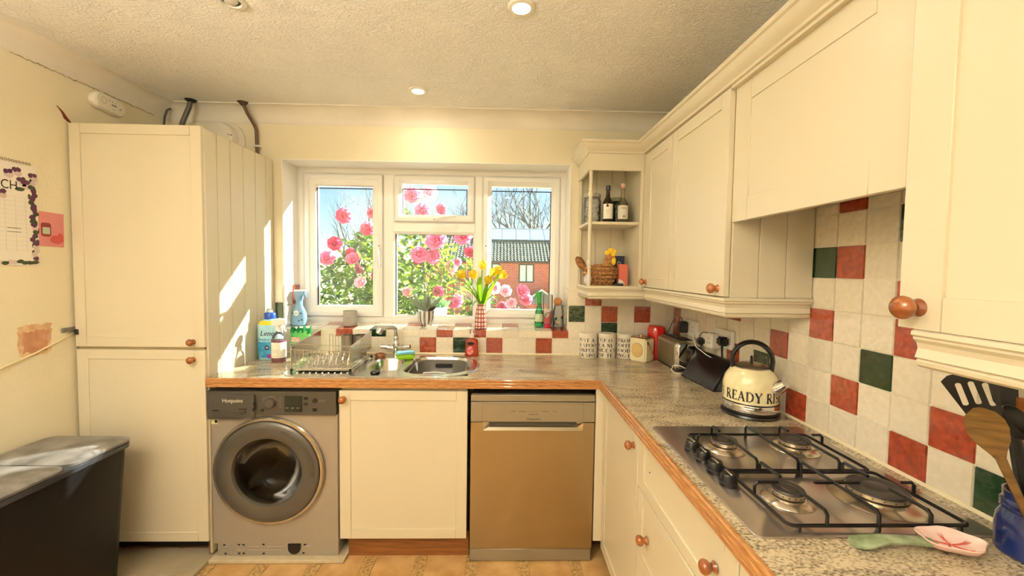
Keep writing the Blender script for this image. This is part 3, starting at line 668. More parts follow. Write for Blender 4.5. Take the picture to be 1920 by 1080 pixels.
# cooker hood cover
t = thing('cooker_hood_cover', 'wide cream panelled cover hiding the cooker hood above the hob', 'hood', (.93, 1.09, 1.6))
shaker('front_panel', NXM(.779, 1.392, 1.600), .606, .455, t, .085, .075, rec=.003)
MB().box(.800, 1.066, .79, 1.388, 1.655, 2.05).obj('hood_body', mat('hood_grey', '#6d675a', .5, .3), t)
MB().box(.82, 1.03, .85, 1.33, 1.648, 1.656).obj('filter', mat('filter_mesh', '#5b564c', .4, .7, bump=.4, bscale=200), t)
MB().sweep([(.76, 1.392), (.76, .768)], corn).obj('cornice', M_cab, t, ang=25)
MB().box(.762, .80, .79, 1.392, 2.045, 2.056).obj('top_rail', M_cab, t)
# right-hand wall cupboard
t = thing('end_wall_cupboard', 'large cream wall cupboard with wooden knob to the right of the cooker hood', 'cupboard', (.92, .48, 1.28))
MB().box(.781, 1.066, .19, .768, 1.335, 2.05).obj('carcass', M_cab, t)
d = shaker('door', NXM(.760, .768, 1.331), .578, .724, t, .077, .062, rec=.007); knob(NXM(.760, .731, 1.371), d, 1.25)
MB().sweep([(.764, .738), (.764, .19)], [(o, (z-1.343)*1.0+1.331) for o, z in pelm]).obj('pelmet', M_cab, t, ang=25)
MB().sweep([(.76, .768), (.76, .19)], corn).obj('cornice', M_cab, t, ang=25)

# ---------------------------------------------------------------- ceiling downlights
M_lamp = mat('lamp_glow', '#ffe6b0', .5, emit=30)
M_ltrim = mat('downlight_trim', '#e9e2d2', .35)
def downlight(x, y, lit, label):
    t = thing('downlight', label, 'ceiling light', (x, y, CEIL), 'recessed ceiling downlights')
    MB().lathe([(.030, -.002), (.033, -.009), (.046, -.007), (.050, -.002), (.050, 0), (.030, 0)], (x, y, CEIL), 28).obj('trim_ring', M_ltrim, t)
    if lit:
        MB().lathe([(0, -.005), (.029, -.004), (.030, 0)], (x, y, CEIL), 24).obj('lens', M_lamp, t)
        L = bpy.data.lights.new('downlight_lamp', 'AREA'); L.shape = 'DISK'; L.size = .055; L.energy = DOWNLIGHT_W; L.color = (1, .88, .68)
        o = bpy.data.objects.new('lamp', L); COL.objects.link(o); o.location = (x, y, CEIL-.012)
    else:
        MB().lathe([(0, -.001), (.0305, -.001)], (x, y, CEIL), 24).obj('cavity', M_black, t)
        MB(T(x, y, CEIL-.002) @ RY(-.25)).lathe([(0, -.006), (.018, -.006), (.022, -.003), (.022, 0)], n=20).obj('lens', mat('unlit_lens', '#d8d2c4', .2), t)
downlight(.057, 1.516, True, 'lit recessed ceiling downlight above the middle of the kitchen floor')
downlight(-.458, 2.234, True, 'lit recessed ceiling downlight in front of the window')
downlight(-.974, 1.527, False, 'unlit recessed ceiling downlight above the washing machine side')
for x, y in ((-.458, .80), (.057, .10), (-.974, .10), (-.458, -.60)):  # extra downlights added out of view to raise the room brightness
    downlight(x, y, True, 'added recessed ceiling downlight out of view that brightens the room')

# ---------------------------------------------------------------- left wall and corner
X0 = XL+.0015
t = thing('wall_calendar', 'spiral-bound March wall calendar with purple pansies hanging on the left wall', 'calendar', (XL, 1.67, 1.42))
pg = MB().box(X0, X0+.002, 1.50, 1.828, 1.420, 1.842).obj('page', mat('calendar_paper', '#f0eadd', .7), t)
mb = MB()
for i in range(26): mb.tube([(X0+.003+.0045*math.cos(a), 1.502+.012*i, 1.845+.0055*math.sin(a)) for a in [2*PI*k/8 for k in range(8)]], .0009, 5, closed=True)
mb.obj('spiral_binding', mat('bronze_wire', '#7a6242', .35, .8), t)
M_ink = mat('black_ink', '#1d1a1c', .6)
lettering('MARCH', .052, T(X0+.0024, 1.685, 1.745) @ FACE_PX, M_ink, pg, extrude=.0002, sx=.8)
random.seed(5)
M_pu = mat('purple_print', '#5b2f4c', .7); M_pl = mat('pale_petal_print', '#d9c4bf', .7); M_gr = mat('green_print', '#3f4a2c', .7)
def disc(mb, y, z, ry, rz, x, n=9):
    vs = [mb.v((x, y+ry*math.cos(2*PI*i/n)*random.uniform(.8, 1.15), z+rz*math.sin(2*PI*i/n)*random.uniform(.8, 1.15))) for i in range(n)]; mb.f(vs)
A, B, Cc = MB(), MB(), MB()
for y, z in ((1.725, 1.80), (1.755, 1.812), (1.77, 1.775), (1.812, 1.80), (1.785, 1.765), (1.70, 1.715)):
    disc(Cc, y+.004, z-.014, .017, .014, X0+.0023); disc(A, y-.007, z, .010, .010, X0+.0026); disc(A, y+.007, z+.002, .010, .010, X0+.0027)
for i in range(22):
    z = 1.435+.33*i/21; y = 1.812+random.uniform(-.008, .008)
    disc(random.choice((A, A, B, Cc)), y, z, .012, .011, X0+.0024+.0001*(i % 3)); disc(B, y+random.uniform(-.012, .01), z+.008, .006, .012, X0+.0023)
for i in range(18):
    y = 1.51+.30*i/17; disc(random.choice((A, B, B, Cc)), y, 1.433+random.uniform(-.004, .006), .014, .009, X0+.0024+.0001*(i % 3))
disc(B, 1.765, 1.735, .02, .008, X0+.0023)
for mb, m, nm in ((A, M_pu, 'pansy_print'), (B, M_gr, 'leaf_print'), (Cc, M_pl, 'petal_print')): tag(mb.obj(nm, m, pg, recalc=False, smooth=False), kind='stuff')
mb = MB()
for i in range(13): mb.box(X0+.002, X0+.0023, 1.52, 1.79, 1.70-.018*i, 1.7004-.018*i)
for i in range(8): mb.box(X0+.002, X0+.0023, 1.53+.036*i, 1.5304+.036*i, 1.475, 1.70)
mb.obj('ruled_lines', mat('faint_line_print', '#b8ab9c', .7), pg)
MB().box(X0+.002, X0+.0024, 1.715, 1.762, 1.5715, 1.5735).box(X0+.002, X0+.0024, 1.715, 1.762, 1.556, 1.558).obj('handwriting', M_ink, pg)
t = thing('postcard', 'pink postcard with a red jar picture pinned beside the calendar', 'postcard', (XL, 1.88, 1.505))
pc = MB(T(0, 1.881, 1.579) @ RX(-.02)).box(X0, X0+.001, -.05, .05, -.075, .075).obj('card', mat('pink_card', '#d98a8a', .6, var=.08, vscale=20), t)
MB().prism(rrect(1.838, 1.878, 1.547, 1.607, .01), X0+.001, X0+.0014, 'x').obj('jar_print', mat('dark_red_print', '#8e2f30', .6), pc)
MB().prism(rrect(1.844, 1.873, 1.558, 1.588, .003), X0+.0014, X0+.0017, 'x').obj('jar_label_print', mat('pale_green_print', '#b9c7b2', .6), pc)
mb = MB(); disc(mb, 1.90, 1.535, .03, .02, X0+.0013); disc(mb, 1.915, 1.55, .014, .02, X0+.0014); mb.obj('hand_print', mat('red_print', '#c2544a', .6), pc, recalc=False, smooth=False)
# carbon monoxide alarm
t = thing('carbon_monoxide_alarm', 'white oval carbon monoxide alarm on the left wall above the tall cupboard', 'alarm', (XL, 2.14, 2.2))
Mx = T(XL+.0, 2.142, 2.226) @ RX(-.10)
def cap_(y, z, s): return arc(y-.045*s, z, .040*s, 90, 270, 8)+arc(y+.045*s, z, .040*s, -90, 90, 8)
b = MB(Mx); b.loft([[(x, p[0], p[1]) for p in cap_(0, 0, s)] for x, s in ((.001, .93), (.02, 1), (.034, .97), (.04, .88))]); b = b.obj('body', mat('alarm_white', '#ece4d2', .4), t)
mb = MB(Mx); mb.lathe([(.013, .0402), (.014, .0412), (.015, .0402)], (0, -.04, .004), 16, 'x'); mb.obj('test_button', mat('alarm_grey', '#b5ab98', .5), b)
mb = MB(Mx)
for y, z in ((-.012, .014), (.004, .015), (.02, .014), (.045, -.004), (.05, -.002)): mb.box(.0395, .0408, y-.002, y+.002, z-.0015, z+.0015)
mb.box(.0395, .0408, 0, .026, -.002, .002).box(.0395, .0408, .004, .02, -.022, -.021); mb.obj('marks', M_blackm, b)
# round alarm on the back wall
t = thing('heat_alarm', 'round white heat alarm on the back wall partly hidden by the tall cupboard', 'alarm', (-1.685, YW, 2.19))
MB().lathe([(.112, 0), (.112, .012), (.104, .016), (0, .016)], (-1.665, YW+.006, 2.175), 32, '-y').obj('base_plate', MATS['alarm_white'], t)
b = MB().lathe([(.092, .016), (.092, .04), (.084, .055), (.06, .064), (0, .066)], (-1.68, YW+.006, 2.185), 32, '-y').obj('dome', MATS['alarm_white'], t)
mb = MB(); mb.box(-1.618, -1.613, YW-.058, YW-.04, 2.196, 2.201).box(-1.606, -1.601, YW-.056, YW-.035, 2.194, 2.199); mb.obj('indicator', M_blackm, b)
# pipes
M_pipe = mat('grey_pipe', '#5c564a', .5); M_cop = mat('old_copper_pipe', '#6a5644', .4, .5)
t = thing('waste_pipe', 'dark grey pipe dropping from the ceiling behind the tall cupboard', 'pipe', (-1.8, 2.44, 2.07))
MB().tube([(-1.786, 2.43, CEIL), (-1.80, 2.435, 2.33), (-1.84, 2.44, 2.25), (-1.86, 2.44, 2.19), (-1.86, 2.44, 2.06)], .013, 10).obj('pipe', M_pipe, t)
MB().lathe([(.03, -.002), (.024, -.01), (.014, -.016)], (-1.786, 2.43, CEIL), 16).obj('ceiling_collar', M_blackm, t)
t = thing('copper_pipe', 'brown copper pipe bending down the back wall beside the tall cupboard', 'pipe', (-1.48, 2.53, 2.07))
MB().tube([(-1.505, 2.45, CEIL), (-1.505, 2.452, 2.362), (-1.497, 2.475, 2.32), (-1.483, 2.52, 2.265), (-1.479, 2.531, 2.24), (-1.478, 2.533, 2.16), (-1.477, 2.533, 2.03)], .0095, 10).obj('pipe', M_cop, t)
MB().lathe([(.03, -.001), (.02, -.008), (.011, -.02)], (-1.505, 2.45, CEIL), 16).obj('ceiling_collar', mat('brown_collar', '#4a3626', .7), t)
MB().box(-1.495, -1.455, 2.522, 2.551, 2.140, 2.152, .002).obj('pipe_clip', M_white, t)
tag(MB().tube([(XL+.05, 2.50, 2.345), (XL+.035, 2.49, 2.33), (XL+.03, 2.48, 2.29), (XL+.032, 2.47, 2.24), (XL+.034, 2.47, 2.06)], .006, 8).obj('corner_cable', M_pipe), 'short dark cable looping down the corner above the tall cupboard', 'cable')
tag(MB().tube([(XL+.005, 1.30, .985), (XL+.005, 1.50, .985), (XL+.005, 1.67, 1.007), (XL+.005, 1.80, 1.045), (XL+.005, 1.90, 1.085), (XL+.006, 1.975, 1.115)], .0042, 8).obj('wall_cable', mat('cream_cable', '#e6d6ac', .5)), 'cream cable running along the left wall into the tall cupboard', 'cable')
t = tag(MB().prism(jag(1.905, 1.965, 1.118, 1.134, 4, .003), XL+.0015, XL+.012, 'x').obj('cable_connector', mat('grey_connector', '#6a655c', .6)), 'small grey cable connector on the wall at the tall cupboard edge', 'connector')

# ---------------------------------------------------------------- recycling bin
t = thing('recycling_bin', 'large black twin-lid recycling bin standing by the left wall', 'bin', (-1.815, 1.47, 0))
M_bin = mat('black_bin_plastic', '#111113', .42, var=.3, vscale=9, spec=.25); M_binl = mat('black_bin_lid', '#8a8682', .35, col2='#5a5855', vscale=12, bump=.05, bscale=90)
def rr3(x0, x1, y0, y1, z, r=.05): return [(p[0], p[1], z) for p in rrect(x0, x1, y0, y1, r, 5)]
bx0, bx1, by0, by1, bz = -1.985, -1.618, 1.10, 1.835, .628
MB().loft([rr3(bx0+.035, bx1-.04, by0+.05, by1-.055, .001, .04), rr3(bx0+.032, bx1-.036, by0+.045, by1-.05, .02, .045), rr3(bx0+.010, bx1-.012, by0+.012, by1-.012, bz, .05)]).obj('body', M_bin, t)
rim = MB().loft([rr3(bx0+.008, bx1-.010, by0+.010, by1-.010, bz, .05), rr3(bx0, bx1, by0, by1, bz+.007, .055), rr3(bx0, bx1, by0, by1, bz+.024, .055), rr3(bx0+.010, bx1-.012, by0+.012, by1-.012, bz+.028, .05)]).obj('rim', mat('black_bin_rim', '#3a3a3e', .18), t)
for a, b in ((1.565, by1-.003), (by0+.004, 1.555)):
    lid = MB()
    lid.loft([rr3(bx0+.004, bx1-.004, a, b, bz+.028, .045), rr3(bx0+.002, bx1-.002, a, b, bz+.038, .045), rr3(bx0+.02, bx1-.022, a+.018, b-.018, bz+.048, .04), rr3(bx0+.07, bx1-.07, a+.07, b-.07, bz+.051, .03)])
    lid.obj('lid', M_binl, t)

# ---------------------------------------------------------------- added uplighter, out of view, to brighten the ceiling
t = thing('fill_uplighter', 'added floor-standing uplighter behind the camera that brightens the ceiling', 'fill lamp', (-1.15, -.45, 0))
MB().lathe([(0, .001), (.14, .001), (.14, .018), (.02, .03), (0, .03)], (-1.15, -.45, 0), 32).obj('base', M_brush, t)
MB().tube([(-1.15, -.45, .02), (-1.15, -.45, 1.74)], .012, 12).obj('pole', M_brush, t)
MB().lathe([(.02, 1.72), (.10, 1.75), (.17, 1.82), (.175, 1.83), (.165, 1.825), (.095, 1.76), (0, 1.74)], (-1.15, -.45, 0), 36).obj('bowl_shade', M_white, t)
L = bpy.data.lights.new('ceiling_fill_lamp', 'AREA'); L.shape = 'DISK'; L.size = .28; L.energy = FILL_UPLIGHT_W; L.color = (1, .95, .86)
o = bpy.data.objects.new('lamp', L); COL.objects.link(o); o.location = (-1.15, -.45, 1.80); o.rotation_euler = (PI, 0, 0)
# ---------------------------------------------------------------- sink and tap
def L3(pts, z): return [(p[0], p[1], z) for p in pts]
def inset(pts, c, d):
    out = []
    for x, y in pts:
        v = Vector((x-c[0], y-c[1])); k = max(.05, 1-d/v.length); out.append((c[0]+v.x*k, c[1]+v.y*k))
    return out
sk = thing('kitchen_sink', 'inset stainless steel one-and-a-half bowl sink with drainer', 'sink', (-.6, 2.23, .76))
out = rrect(-1.085, -.13, 1.985, 2.462, [.20, .20, .09, .09], 9)
big = rrect(-.505, -.168, 2.035, 2.435, [.13, .13, .09, .09], 7); sm = rrect(-.705, -.535, 2.085, 2.385, .075, 7); dr_ = rrect(-1.05, -.745, 2.025, 2.425, .05, 7)
mb = MB(); mb.plate(out, [big, sm, dr_], .9045)
mb.loft([L3(out, .9045), L3(inset(out, (-.6, 2.22), -.006), .903), L3(inset(out, (-.6, 2.22), -.009), .9003)], cap=False)
for lp, c, dep in ((big, (-.336, 2.235), .145), (sm, (-.62, 2.235), .11)):
    mb.loft([L3(lp, .9045), L3(inset(lp, c, .004), .899), L3(inset(lp, c, .012), .9-dep*.8), L3(inset(lp, c, .03), .9-dep), L3(inset(lp, c, .12), .9-dep-.003)], cap=False, cap1=True)
mb.loft([L3(dr_, .9045), L3(inset(dr_, (-.9, 2.22), .008), .901), L3(inset(dr_, (-.9, 2.22), .016), .8985)], cap=False, cap1=True)
mb.obj('sink_body', M_steel, sk, ang=60)
for i in range(9): MB().tube([(-1.02+.031*i, 2.06, .899), (-1.02+.031*i, 2.39, .899)], .004, 6).obj('drainer_ridge', M_steel, sk)
MB().lathe([(0, .003), (.02, .003), (.026, 0)], (-.62, 2.235, .7875), 20).obj('waste', M_chrome, sk)
tag(MB().lathe([(0, .012), (.012, .012), (.022, .009), (.024, .003), (.020, 0), (0, 0)], (-.628, 2.045, .9047), 20).obj('sink_plug', M_black), 'round black rubber sink plug lying on the sink edge', 'plug')
t = thing('washing_up_bowl', 'grey plastic washing-up bowl standing in the large sink bowl', 'bowl', (-.336, 2.235, .756))
wb = rrect(-.485, -.188, 2.058, 2.412, [.11, .11, .08, .08], 7); c = (-.336, 2.235)
mb = MB(); mb.loft([L3(inset(wb, c, .03), .757), L3(inset(wb, c, .012), .775), L3(wb, .884), L3(inset(wb, c, -.006), .889), L3(inset(wb, c, -.002), .893), L3(inset(wb, c, .006), .889), L3(inset(wb, c, .018), .78), L3(inset(wb, c, .035), .763)], cap=True)
mb.obj('bowl', mat('grey_bowl_plastic', '#6f6a60', .4), t)
MB().box(-.385, -.285, 2.393, 2.402, .848, .872, .004, 2).obj('handle_slot', M_blackm, t)
MB().tube([(-.40, 2.075, .885), (-.395, 2.09, .895), (-.34, 2.095, .897), (-.285, 2.09, .895), (-.28, 2.075, .885)], .004, 8).obj('handle_bar', M_white, t)
tp = thing('kitchen_tap', 'chrome swan-neck mixer tap with two lever handles behind the sink', 'tap', (-.638, 2.49, .9))
MB().lathe([(.028, .9), (.028, .906), (.021, .911), (.018, .93), (.02, .94), (.024, .965), (.019, .982), (.015, .992), (.0165, 1.0), (.017, 1.008), (.0135, 1.014), (.0135, 1.02)], (-.638, 2.488, 0), 20).obj('body', M_chrome, tp)
MB().tube([(-.638, 2.488, 1.01), (-.638, 2.487, 1.045), (-.641, 2.48, 1.064), (-.65, 2.465, 1.073), (-.67, 2.435, 1.076), (-.695, 2.395, 1.075), (-.705, 2.378, 1.073)], .0125, 12).obj('spout', M_chrome, tp)
MB().tube([(-.700, 2.386, 1.078), (-.704, 2.380, 1.068), (-.709, 2.372, 1.05)], [.018, .0195, .016], 12).obj('spout_end', M_chrome, tp)
for s in (-1, 1):
    MB().tube([(-.638, 2.488, .951), (-.638+s*.025, 2.484, .951), (-.638+s*.04, 2.481, .952), (-.638+s*.06, 2.477, .955), (-.638+s*.088, 2.472, .957)], [.018, .014, .017, .015, .013], 12).obj('lever', M_chrome, tp)
t = thing('sponge', 'green sponge scourer with a blue top lying between the sink bowls', 'sponge', (-.55, 2.36, .905))
Ms = T(-.555, 2.375, .9065) @ RZ(.35)
MB(Ms).box(-.05, .05, -.034, .034, 0, .030, .008, 2).obj('sponge_body', mat('lime_sponge', '#9bcf2e', .9, bump=.5, bscale=140), t)
MB(Ms).box(-.05, .05, -.034, .034, .030, .038, .002).obj('scourer', mat('blue_scourer', '#7cc4e0', .9, bump=.4, bscale=200), t)
t = thing('sink_strainer', 'small coppery steel sink strainer on the sink beside the drying rack', 'strainer', (-.72, 2.37, .905))
MB().lathe([(0, .004), (.022, .004), (.026, .016), (.034, .018), (.035, .014), (.028, .0), (0, 0)], (-.716, 2.425, .9047), 20).obj('basket', mat('coppery_steel', '#a8785a', .25, .9), t)
MB().lathe([(.004, .004), (.004, .024), (.008, .028), (0, .032)], (-.716, 2.425, .9047), 10).obj('stem', M_chrome, t)

# ---------------------------------------------------------------- dish rack
M_rack = mat('bright_rack_wire', '#d2d0cb', .18, 1)
rk = thing('dish_rack', 'chrome wire dish drying rack with solid side plates on the drainer', 'dish rack', (-.9, 2.23, .905))
xa, xb, ya, yb = -1.048, -.757, 2.060, 2.395
wr = .0022
def wire(pts, name='wire', r=wr, closed=False): return MB().tube(pts, r, 6, closed=closed).obj(name, M_rack, rk)
wire([(xa, ya, .922), (xb, ya, .922), (xb, yb, .922), (xa, yb, .922)], 'base_frame', .0035, True)
for x_ in (xa, xb):
    P = [(ya, .940), (ya+.002, 1.028), (yb, 1.062), (yb, .962)]
    MB().loft([[(x_-.0008, y, z) for y, z in P], [(x_+.0008, y, z) for y, z in P]]).obj('side_plate', M_rack, rk, smooth=False)
    wire([(x_, ya, 1.030), (x_, yb, 1.0635)], 'side_rail', .0032)
for z in (1.0465, 1.017): wire([(xa+.004, ya-.004, z-.03), (xa, ya-.004, z), (xb, ya-.004, z-.012), (xb-.002, ya-.004, z-.035)] if z > 1.03 else [(xa, ya-.004, z), (xb, ya-.004, z-.010)], 'front_rail')
for x_ in (xa, xb): wire([(x_, ya-.003, .906), (x_, ya-.003, 1.036)], 'corner_post', .0028)
for i in range(1, 14):
    x_ = xa+(xb-xa)*i/14; wire([(x_, ya-.004, 1.014), (x_, ya-.002, .924), (x_, ya+.01, .921), (x_, yb, .921)], 'base_wire')
for j in range(4):
    y_ = ya+.05+.075*j; wire([(xa, y_, .9235), (xb, y_, .9235)], 'cross_wire')
for j in range(2):
    for i in range(1, 9):
        x_ = xa+(xb-xa)*(i+.0)/9.5; y_ = ya+.085+.10*j
        wire([(x_, y_, .922), (x_+.002, y_+.012, .958), (x_+.008, y_+.016, .966), (x_+.013, y_+.012, .956), (x_+.014, y_, .922)], 'plate_prong', .0018)
for i in range(4):
    x_ = xa+.05+.034*i; wire([(x_, yb, .924), (x_, yb, 1.035), (x_+.009, yb, 1.044), (x_+.018, yb, 1.035), (x_+.018, yb, .924)], 'back_loop', .0018)
for x_ in (xa, xb):
    for y_ in (ya, yb): MB().lathe([(0, 0), (.006, 0), (.0075, .004), (.006, .016), (0, .018)], (x_, y_, .905), 10).obj('foot', M_black, rk)
tag(MB().box(xa+.012, xb-.012, ya+.01, yb-.01, .9075, .913, .002).obj('drip_tray', mat('drip_tray_plastic', '#cfc2ae', .4)), 'shallow brown drip tray beneath the wire dish rack', 'tray')
ch = thing('cutlery_holder', 'two brushed steel cutlery cups standing in the dish rack', 'cutlery holder', (-.84, 2.35, .927))
for x_, y_ in ((-.875, 2.345), (-.806, 2.352)): MB().lathe([(0, .9262), (.032, .9262), (.0335, .93), (.0335, 1.044), (.0345, 1.046), (.032, 1.046), (.031, .94), (0, .94)], (x_, y_, 0), 24).obj('cup', M_brush, ch)

# ---------------------------------------------------------------- bottles beside the sink
def rr(xc, yc, wx, wy, z, r): return [(p[0], p[1], z) for p in rrect(xc-wx/2, xc+wx/2, yc-wy/2, yc+wy/2, r, 4)]
def rloft(name, m, parent, xc, yc, secs, cap=True, ang=50):
    return MB().loft([rr(xc, yc, wx, wy, z, min(wx, wy)*k) for wx, wy, z, k in secs], cap=cap).obj(name, m, parent, ang=ang)
t = thing('fabric_softener_bottle', 'tall light blue fabric softener bottle with yellow neck band beside the tall cupboard', 'bottle', (-1.318, 2.36, .9))
bx, by = -1.318, 2.362
b = rloft('bottle_body', mat('sky_blue_plastic', '#8fd0e6', .3, col2='#c6e6ee', vscale=14), t, bx, by, [(.112, .068, .9005, .4), (.122, .078, .906, .4), (.126, .08, .96, .4), (.124, .08, 1.06, .4), (.126, .08, 1.095, .4), (.112, .074, 1.112, .42), (.086, .064, 1.124, .46), (.062, .056, 1.132, .48)])
rloft('lower_label', mat('blue_label', '#2f86b8', .35, col2='#57b2d2', vscale=30), b, bx, by, [(.1245, .0785, .915, .4), (.1275, .0815, .962, .4), (.1258, .0815, 1.005, .4)], cap=False)
rloft('flower_print', mat('violet_print', '#7a3fa0', .4, col2='#b8307c', vscale=60), b, bx+.02, by, [(.082, .080, .912, .4), (.085, .0825, .925, .4), (.084, .0825, .935, .4)], cap=False)
rloft('neck_band', mat('yellow_band', '#f2d322', .4), b, bx, by, [(.121, .079, 1.100, .42), (.114, .076, 1.1125, .42), (.094, .068, 1.1225, .46)], cap=False)
cp = MB().lathe([(.030, 1.130), (.030, 1.162), (.027, 1.166), (.020, 1.168), (0, 1.168)], (bx, by, 0), 24).obj('cap', mat('royal_blue_cap', '#1f4fb0', .3), t)
MB().lathe([(.020, 1.167), (.019, 1.182), (.012, 1.189), (0, 1.19)], (bx, by, 0), 20).obj('dosing_cup', glass('pale_cup', '#d8e6ea', .1, 1, .4), t)
lettering('Lenor', .040, T(bx+.012, by-.0412, 1.052) @ FACE_NY, mat('navy_print', '#1a2440', .5), b, extrude=.0005, shear=.25)
lettering('Outdoorable', .022, T(bx+.0, by-.0413, 1.018) @ FACE_NY, mat('teal_print', '#3f93b0', .5), b, extrude=.0005, shear=.3)
MB().lathe([(0, .0006), (.014, .0006), (.014, 0)], (bx+.002, by-.0405, .972), 16, '-y').obj('badge', mat('dark_teal_badge', '#1d3e52', .4), b)
lettering('48', .014, T(bx+.002, by-.0416, .972) @ FACE_NY, M_white, b)
t = thing('clear_spray_bottle', 'clear spray bottle with white trigger, cream label and pink liquid', 'spray bottle', (-1.243, 2.385, .9))
bx, by = -1.238, 2.300
def trigger(t, bx, by, z, m, s=1.0, neck=None):
    """trigger head whose nozzle points to +x"""
    h = MB(T(bx, by, z) @ Matrix.Diagonal((s, s, s, 1)))
    h.lathe([(.016, 0), (.016, .012), (.012, .016), (.011, .03)], n=16)
    h.loft([[(x_, y_, z_) for y_, z_ in ((-w_, a), (w_, a), (w_, b_), (w_*.6, b_+.004), (-w_*.6, b_+.004), (-w_, b_))] for x_, w_, a, b_ in ((-.032, .008, .034, .044), (-.024, .012, .026, .052), (0, .013, .022, .058), (.025, .012, .034, .056), (.038, .010, .04, .053))])
    h.tube([(.014, 0, .036), (.022, 0, .022), (.026, 0, .008), (.036, 0, -.006)], [.006, .006, .005, .004], 8)
    h = h.obj('trigger_head', m, t)
    return h
b = MB().lathe([(0, .9005), (.034, .9005), (.037, .905), (.037, 1.02), (.033, 1.04), (.022, 1.056), (.014, 1.064), (.013, 1.078)], (bx, by, 0), 24).obj('bottle_body', glass('clear_plastic', '#f4f4f0', .05, 1, .08), t)
MB().lathe([(0, .902), (.0355, .902), (.0355, .925), (0, .925)], (bx, by, 0), 24).obj('pink_liquid', mat('berry_liquid', '#a8305a', .2), b)
MB().lathe([(.0374, .926), (.0376, .928), (.0376, 1.010), (.0374, 1.012)], (bx, by, 0), 24).obj('label', mat('cream_label', '#f1ead9', .5), b)
MB().lathe([(.0375, 1.012), (.0378, 1.013), (.0378, 1.020), (.0374, 1.021)], (bx, by, 0), 24).obj('label_stripe', mat('plum_stripe', '#7c2c48', .5), b)
mk = MB()
for z in (.937, .955, .963, .971): mk.box(bx-.014, bx+.014, by-.0382, by-.037, z, z+.001)
mk.obj('label_print', mat('grey_print', '#8a8478', .6), b)
trigger(t, bx, by, 1.074, M_white, 1.1)
t = thing('green_refill_pack', 'crumpled green refill pouch with dark green top behind the spray bottle', 'pouch', (-1.19, 2.46, .9))
random.seed(2)
b = rloft('pouch', mat('bright_green_pouch', '#5cb548', .35, var=.15, vscale=30), t, -1.192, 2.455, [(.10, .05, .9005, .4), (.11, .056, .94, .4), (.112, .05, 1.0, .4), (.108, .036, 1.035, .4), (.106, .02, 1.05, .4)])
mb = MB(T(-1.19, 2.455, 0)); R = []
for i in range(13):
    x_ = -.058+.116*i/12; z_ = 1.062+.012*math.sin(i*1.7)+.008*math.cos(i*3.1)
    R.append([(x_, -.014+.006*math.sin(i*2.3), 1.036), (x_, -.006+.008*math.sin(i*2.1), z_), (x_+.003, .004+.008*math.cos(i*1.9), z_+.004), (x_, .012, 1.036)])
mb.loft(R); mb.obj('pouch_top', mat('dark_green_pouch', '#128040', .35), b)
MB().box(-1.235, -1.185, 2.4285, 2.4310, .985, 1.015).obj('pouch_label', mat('salmon_label', '#d88a6a', .5, col2='#e8c0a0', vscale=60), b)
t = thing('soap_dispenser', 'clear pink hand soap dispenser with white pump behind the sink', 'soap dispenser', (-.18, 2.475, .9))
bx, by = -.180, 2.478
b = rloft('bottle_body', glass('pink_soap_plastic', '#f2a090', .05, 1, .35, '#d8604c'), t, bx, by, [(.076, .046, .9005, .4), (.084, .05, .905, .42), (.082, .05, .93, .42), (.074, .046, .965, .45), (.078, .046, .99, .45), (.066, .042, 1.004, .48), (.03, .03, 1.011, .49), (.026, .026, 1.02, .49)])
mb = MB(T(bx-.004, by-.0245, .982) @ Matrix.Diagonal((1.3, 1, .62, 1))); mb.lathe([(0, .0012), (.016, .0012), (.016, -.002)], n=18, axis='-y'); mb.obj('black_badge', M_black, b)
mb = MB(T(bx-.008, by-.0252, .94) @ Matrix.Diagonal((1, 1, 1.25, 1))); mb.lathe([(0, .0012), (.020, .0012), (.020, -.002)], n=18, axis='-y'); mb.obj('label', mat('rose_label', '#d8485a', .4, col2='#f0b0a8', vscale=60), b)
mb = MB(); mb.lathe([(.0135, 1.012), (.0145, 1.016), (.0145, 1.034), (.010, 1.038), (.0055, 1.040), (.0055, 1.062), (.011, 1.066), (.012, 1.072), (0, 1.075)], (bx, by, 0), 16)
mb.tube([(bx, by, 1.069), (bx-.015, by-.006, 1.069), (bx-.026, by-.01, 1.064)], .005, 8); mb.obj('pump', M_white, t)

# ---------------------------------------------------------------- things on the window sill
def zs(y): return 1.0542+(y-YW-.0515)*.1+.0007
t = thing('air_freshener_spray', 'tall pale blue fabric freshener spray bottle in the left window reveal', 'spray bottle', (-1.30, 2.635, zs(2.635)))
bx, by = -1.288, 2.635; z0 = zs(by)
M_fb = glass('pale_blue_plastic', '#c8e4f6', .1, 1, .7, '#a4cdf0')
b = rloft('bottle_body', M_fb, t, bx, by, [(.082, .056, z0, .4), (.09, .06, z0+.008, .45), (.092, .06, z0+.06, .46), (.08, .055, z0+.09, .48), (.054, .046, z0+.115, .49), (.042, .04, z0+.135, .49), (.04, .038, z0+.165, .49)])
MB().lathe([(0, .0008), (.017, .0008), (.017, -.003)], (bx-.005, by-.0295, z0+.078), 18, '-y').obj('badge', M_white, b)
lettering('febreze', .010, T(bx-.005, by-.0310, z0+.078) @ FACE_NY, mat('grey_blue_print', '#6f8fb0', .5), b)
mk = MB(); mk.box(bx-.032, bx-.024, by-.0305, by-.029, z0+.076, z0+.082).box(bx+.016, bx+.03, by-.0305, by-.029, z0+.074, z0+.081); mk.ball((bx+.012, by-.027, z0+.03), .012, (1, .3, .8)); mk.ball((bx+.024, by-.026, z0+.036), .010, (1, .3, 1)); mk.ball((bx+.02, by-.027, z0+.052), .008, (.7, .3, 1.4))
mk.obj('label_print', mat('deep_teal_print', '#2a5f86', .5), b)
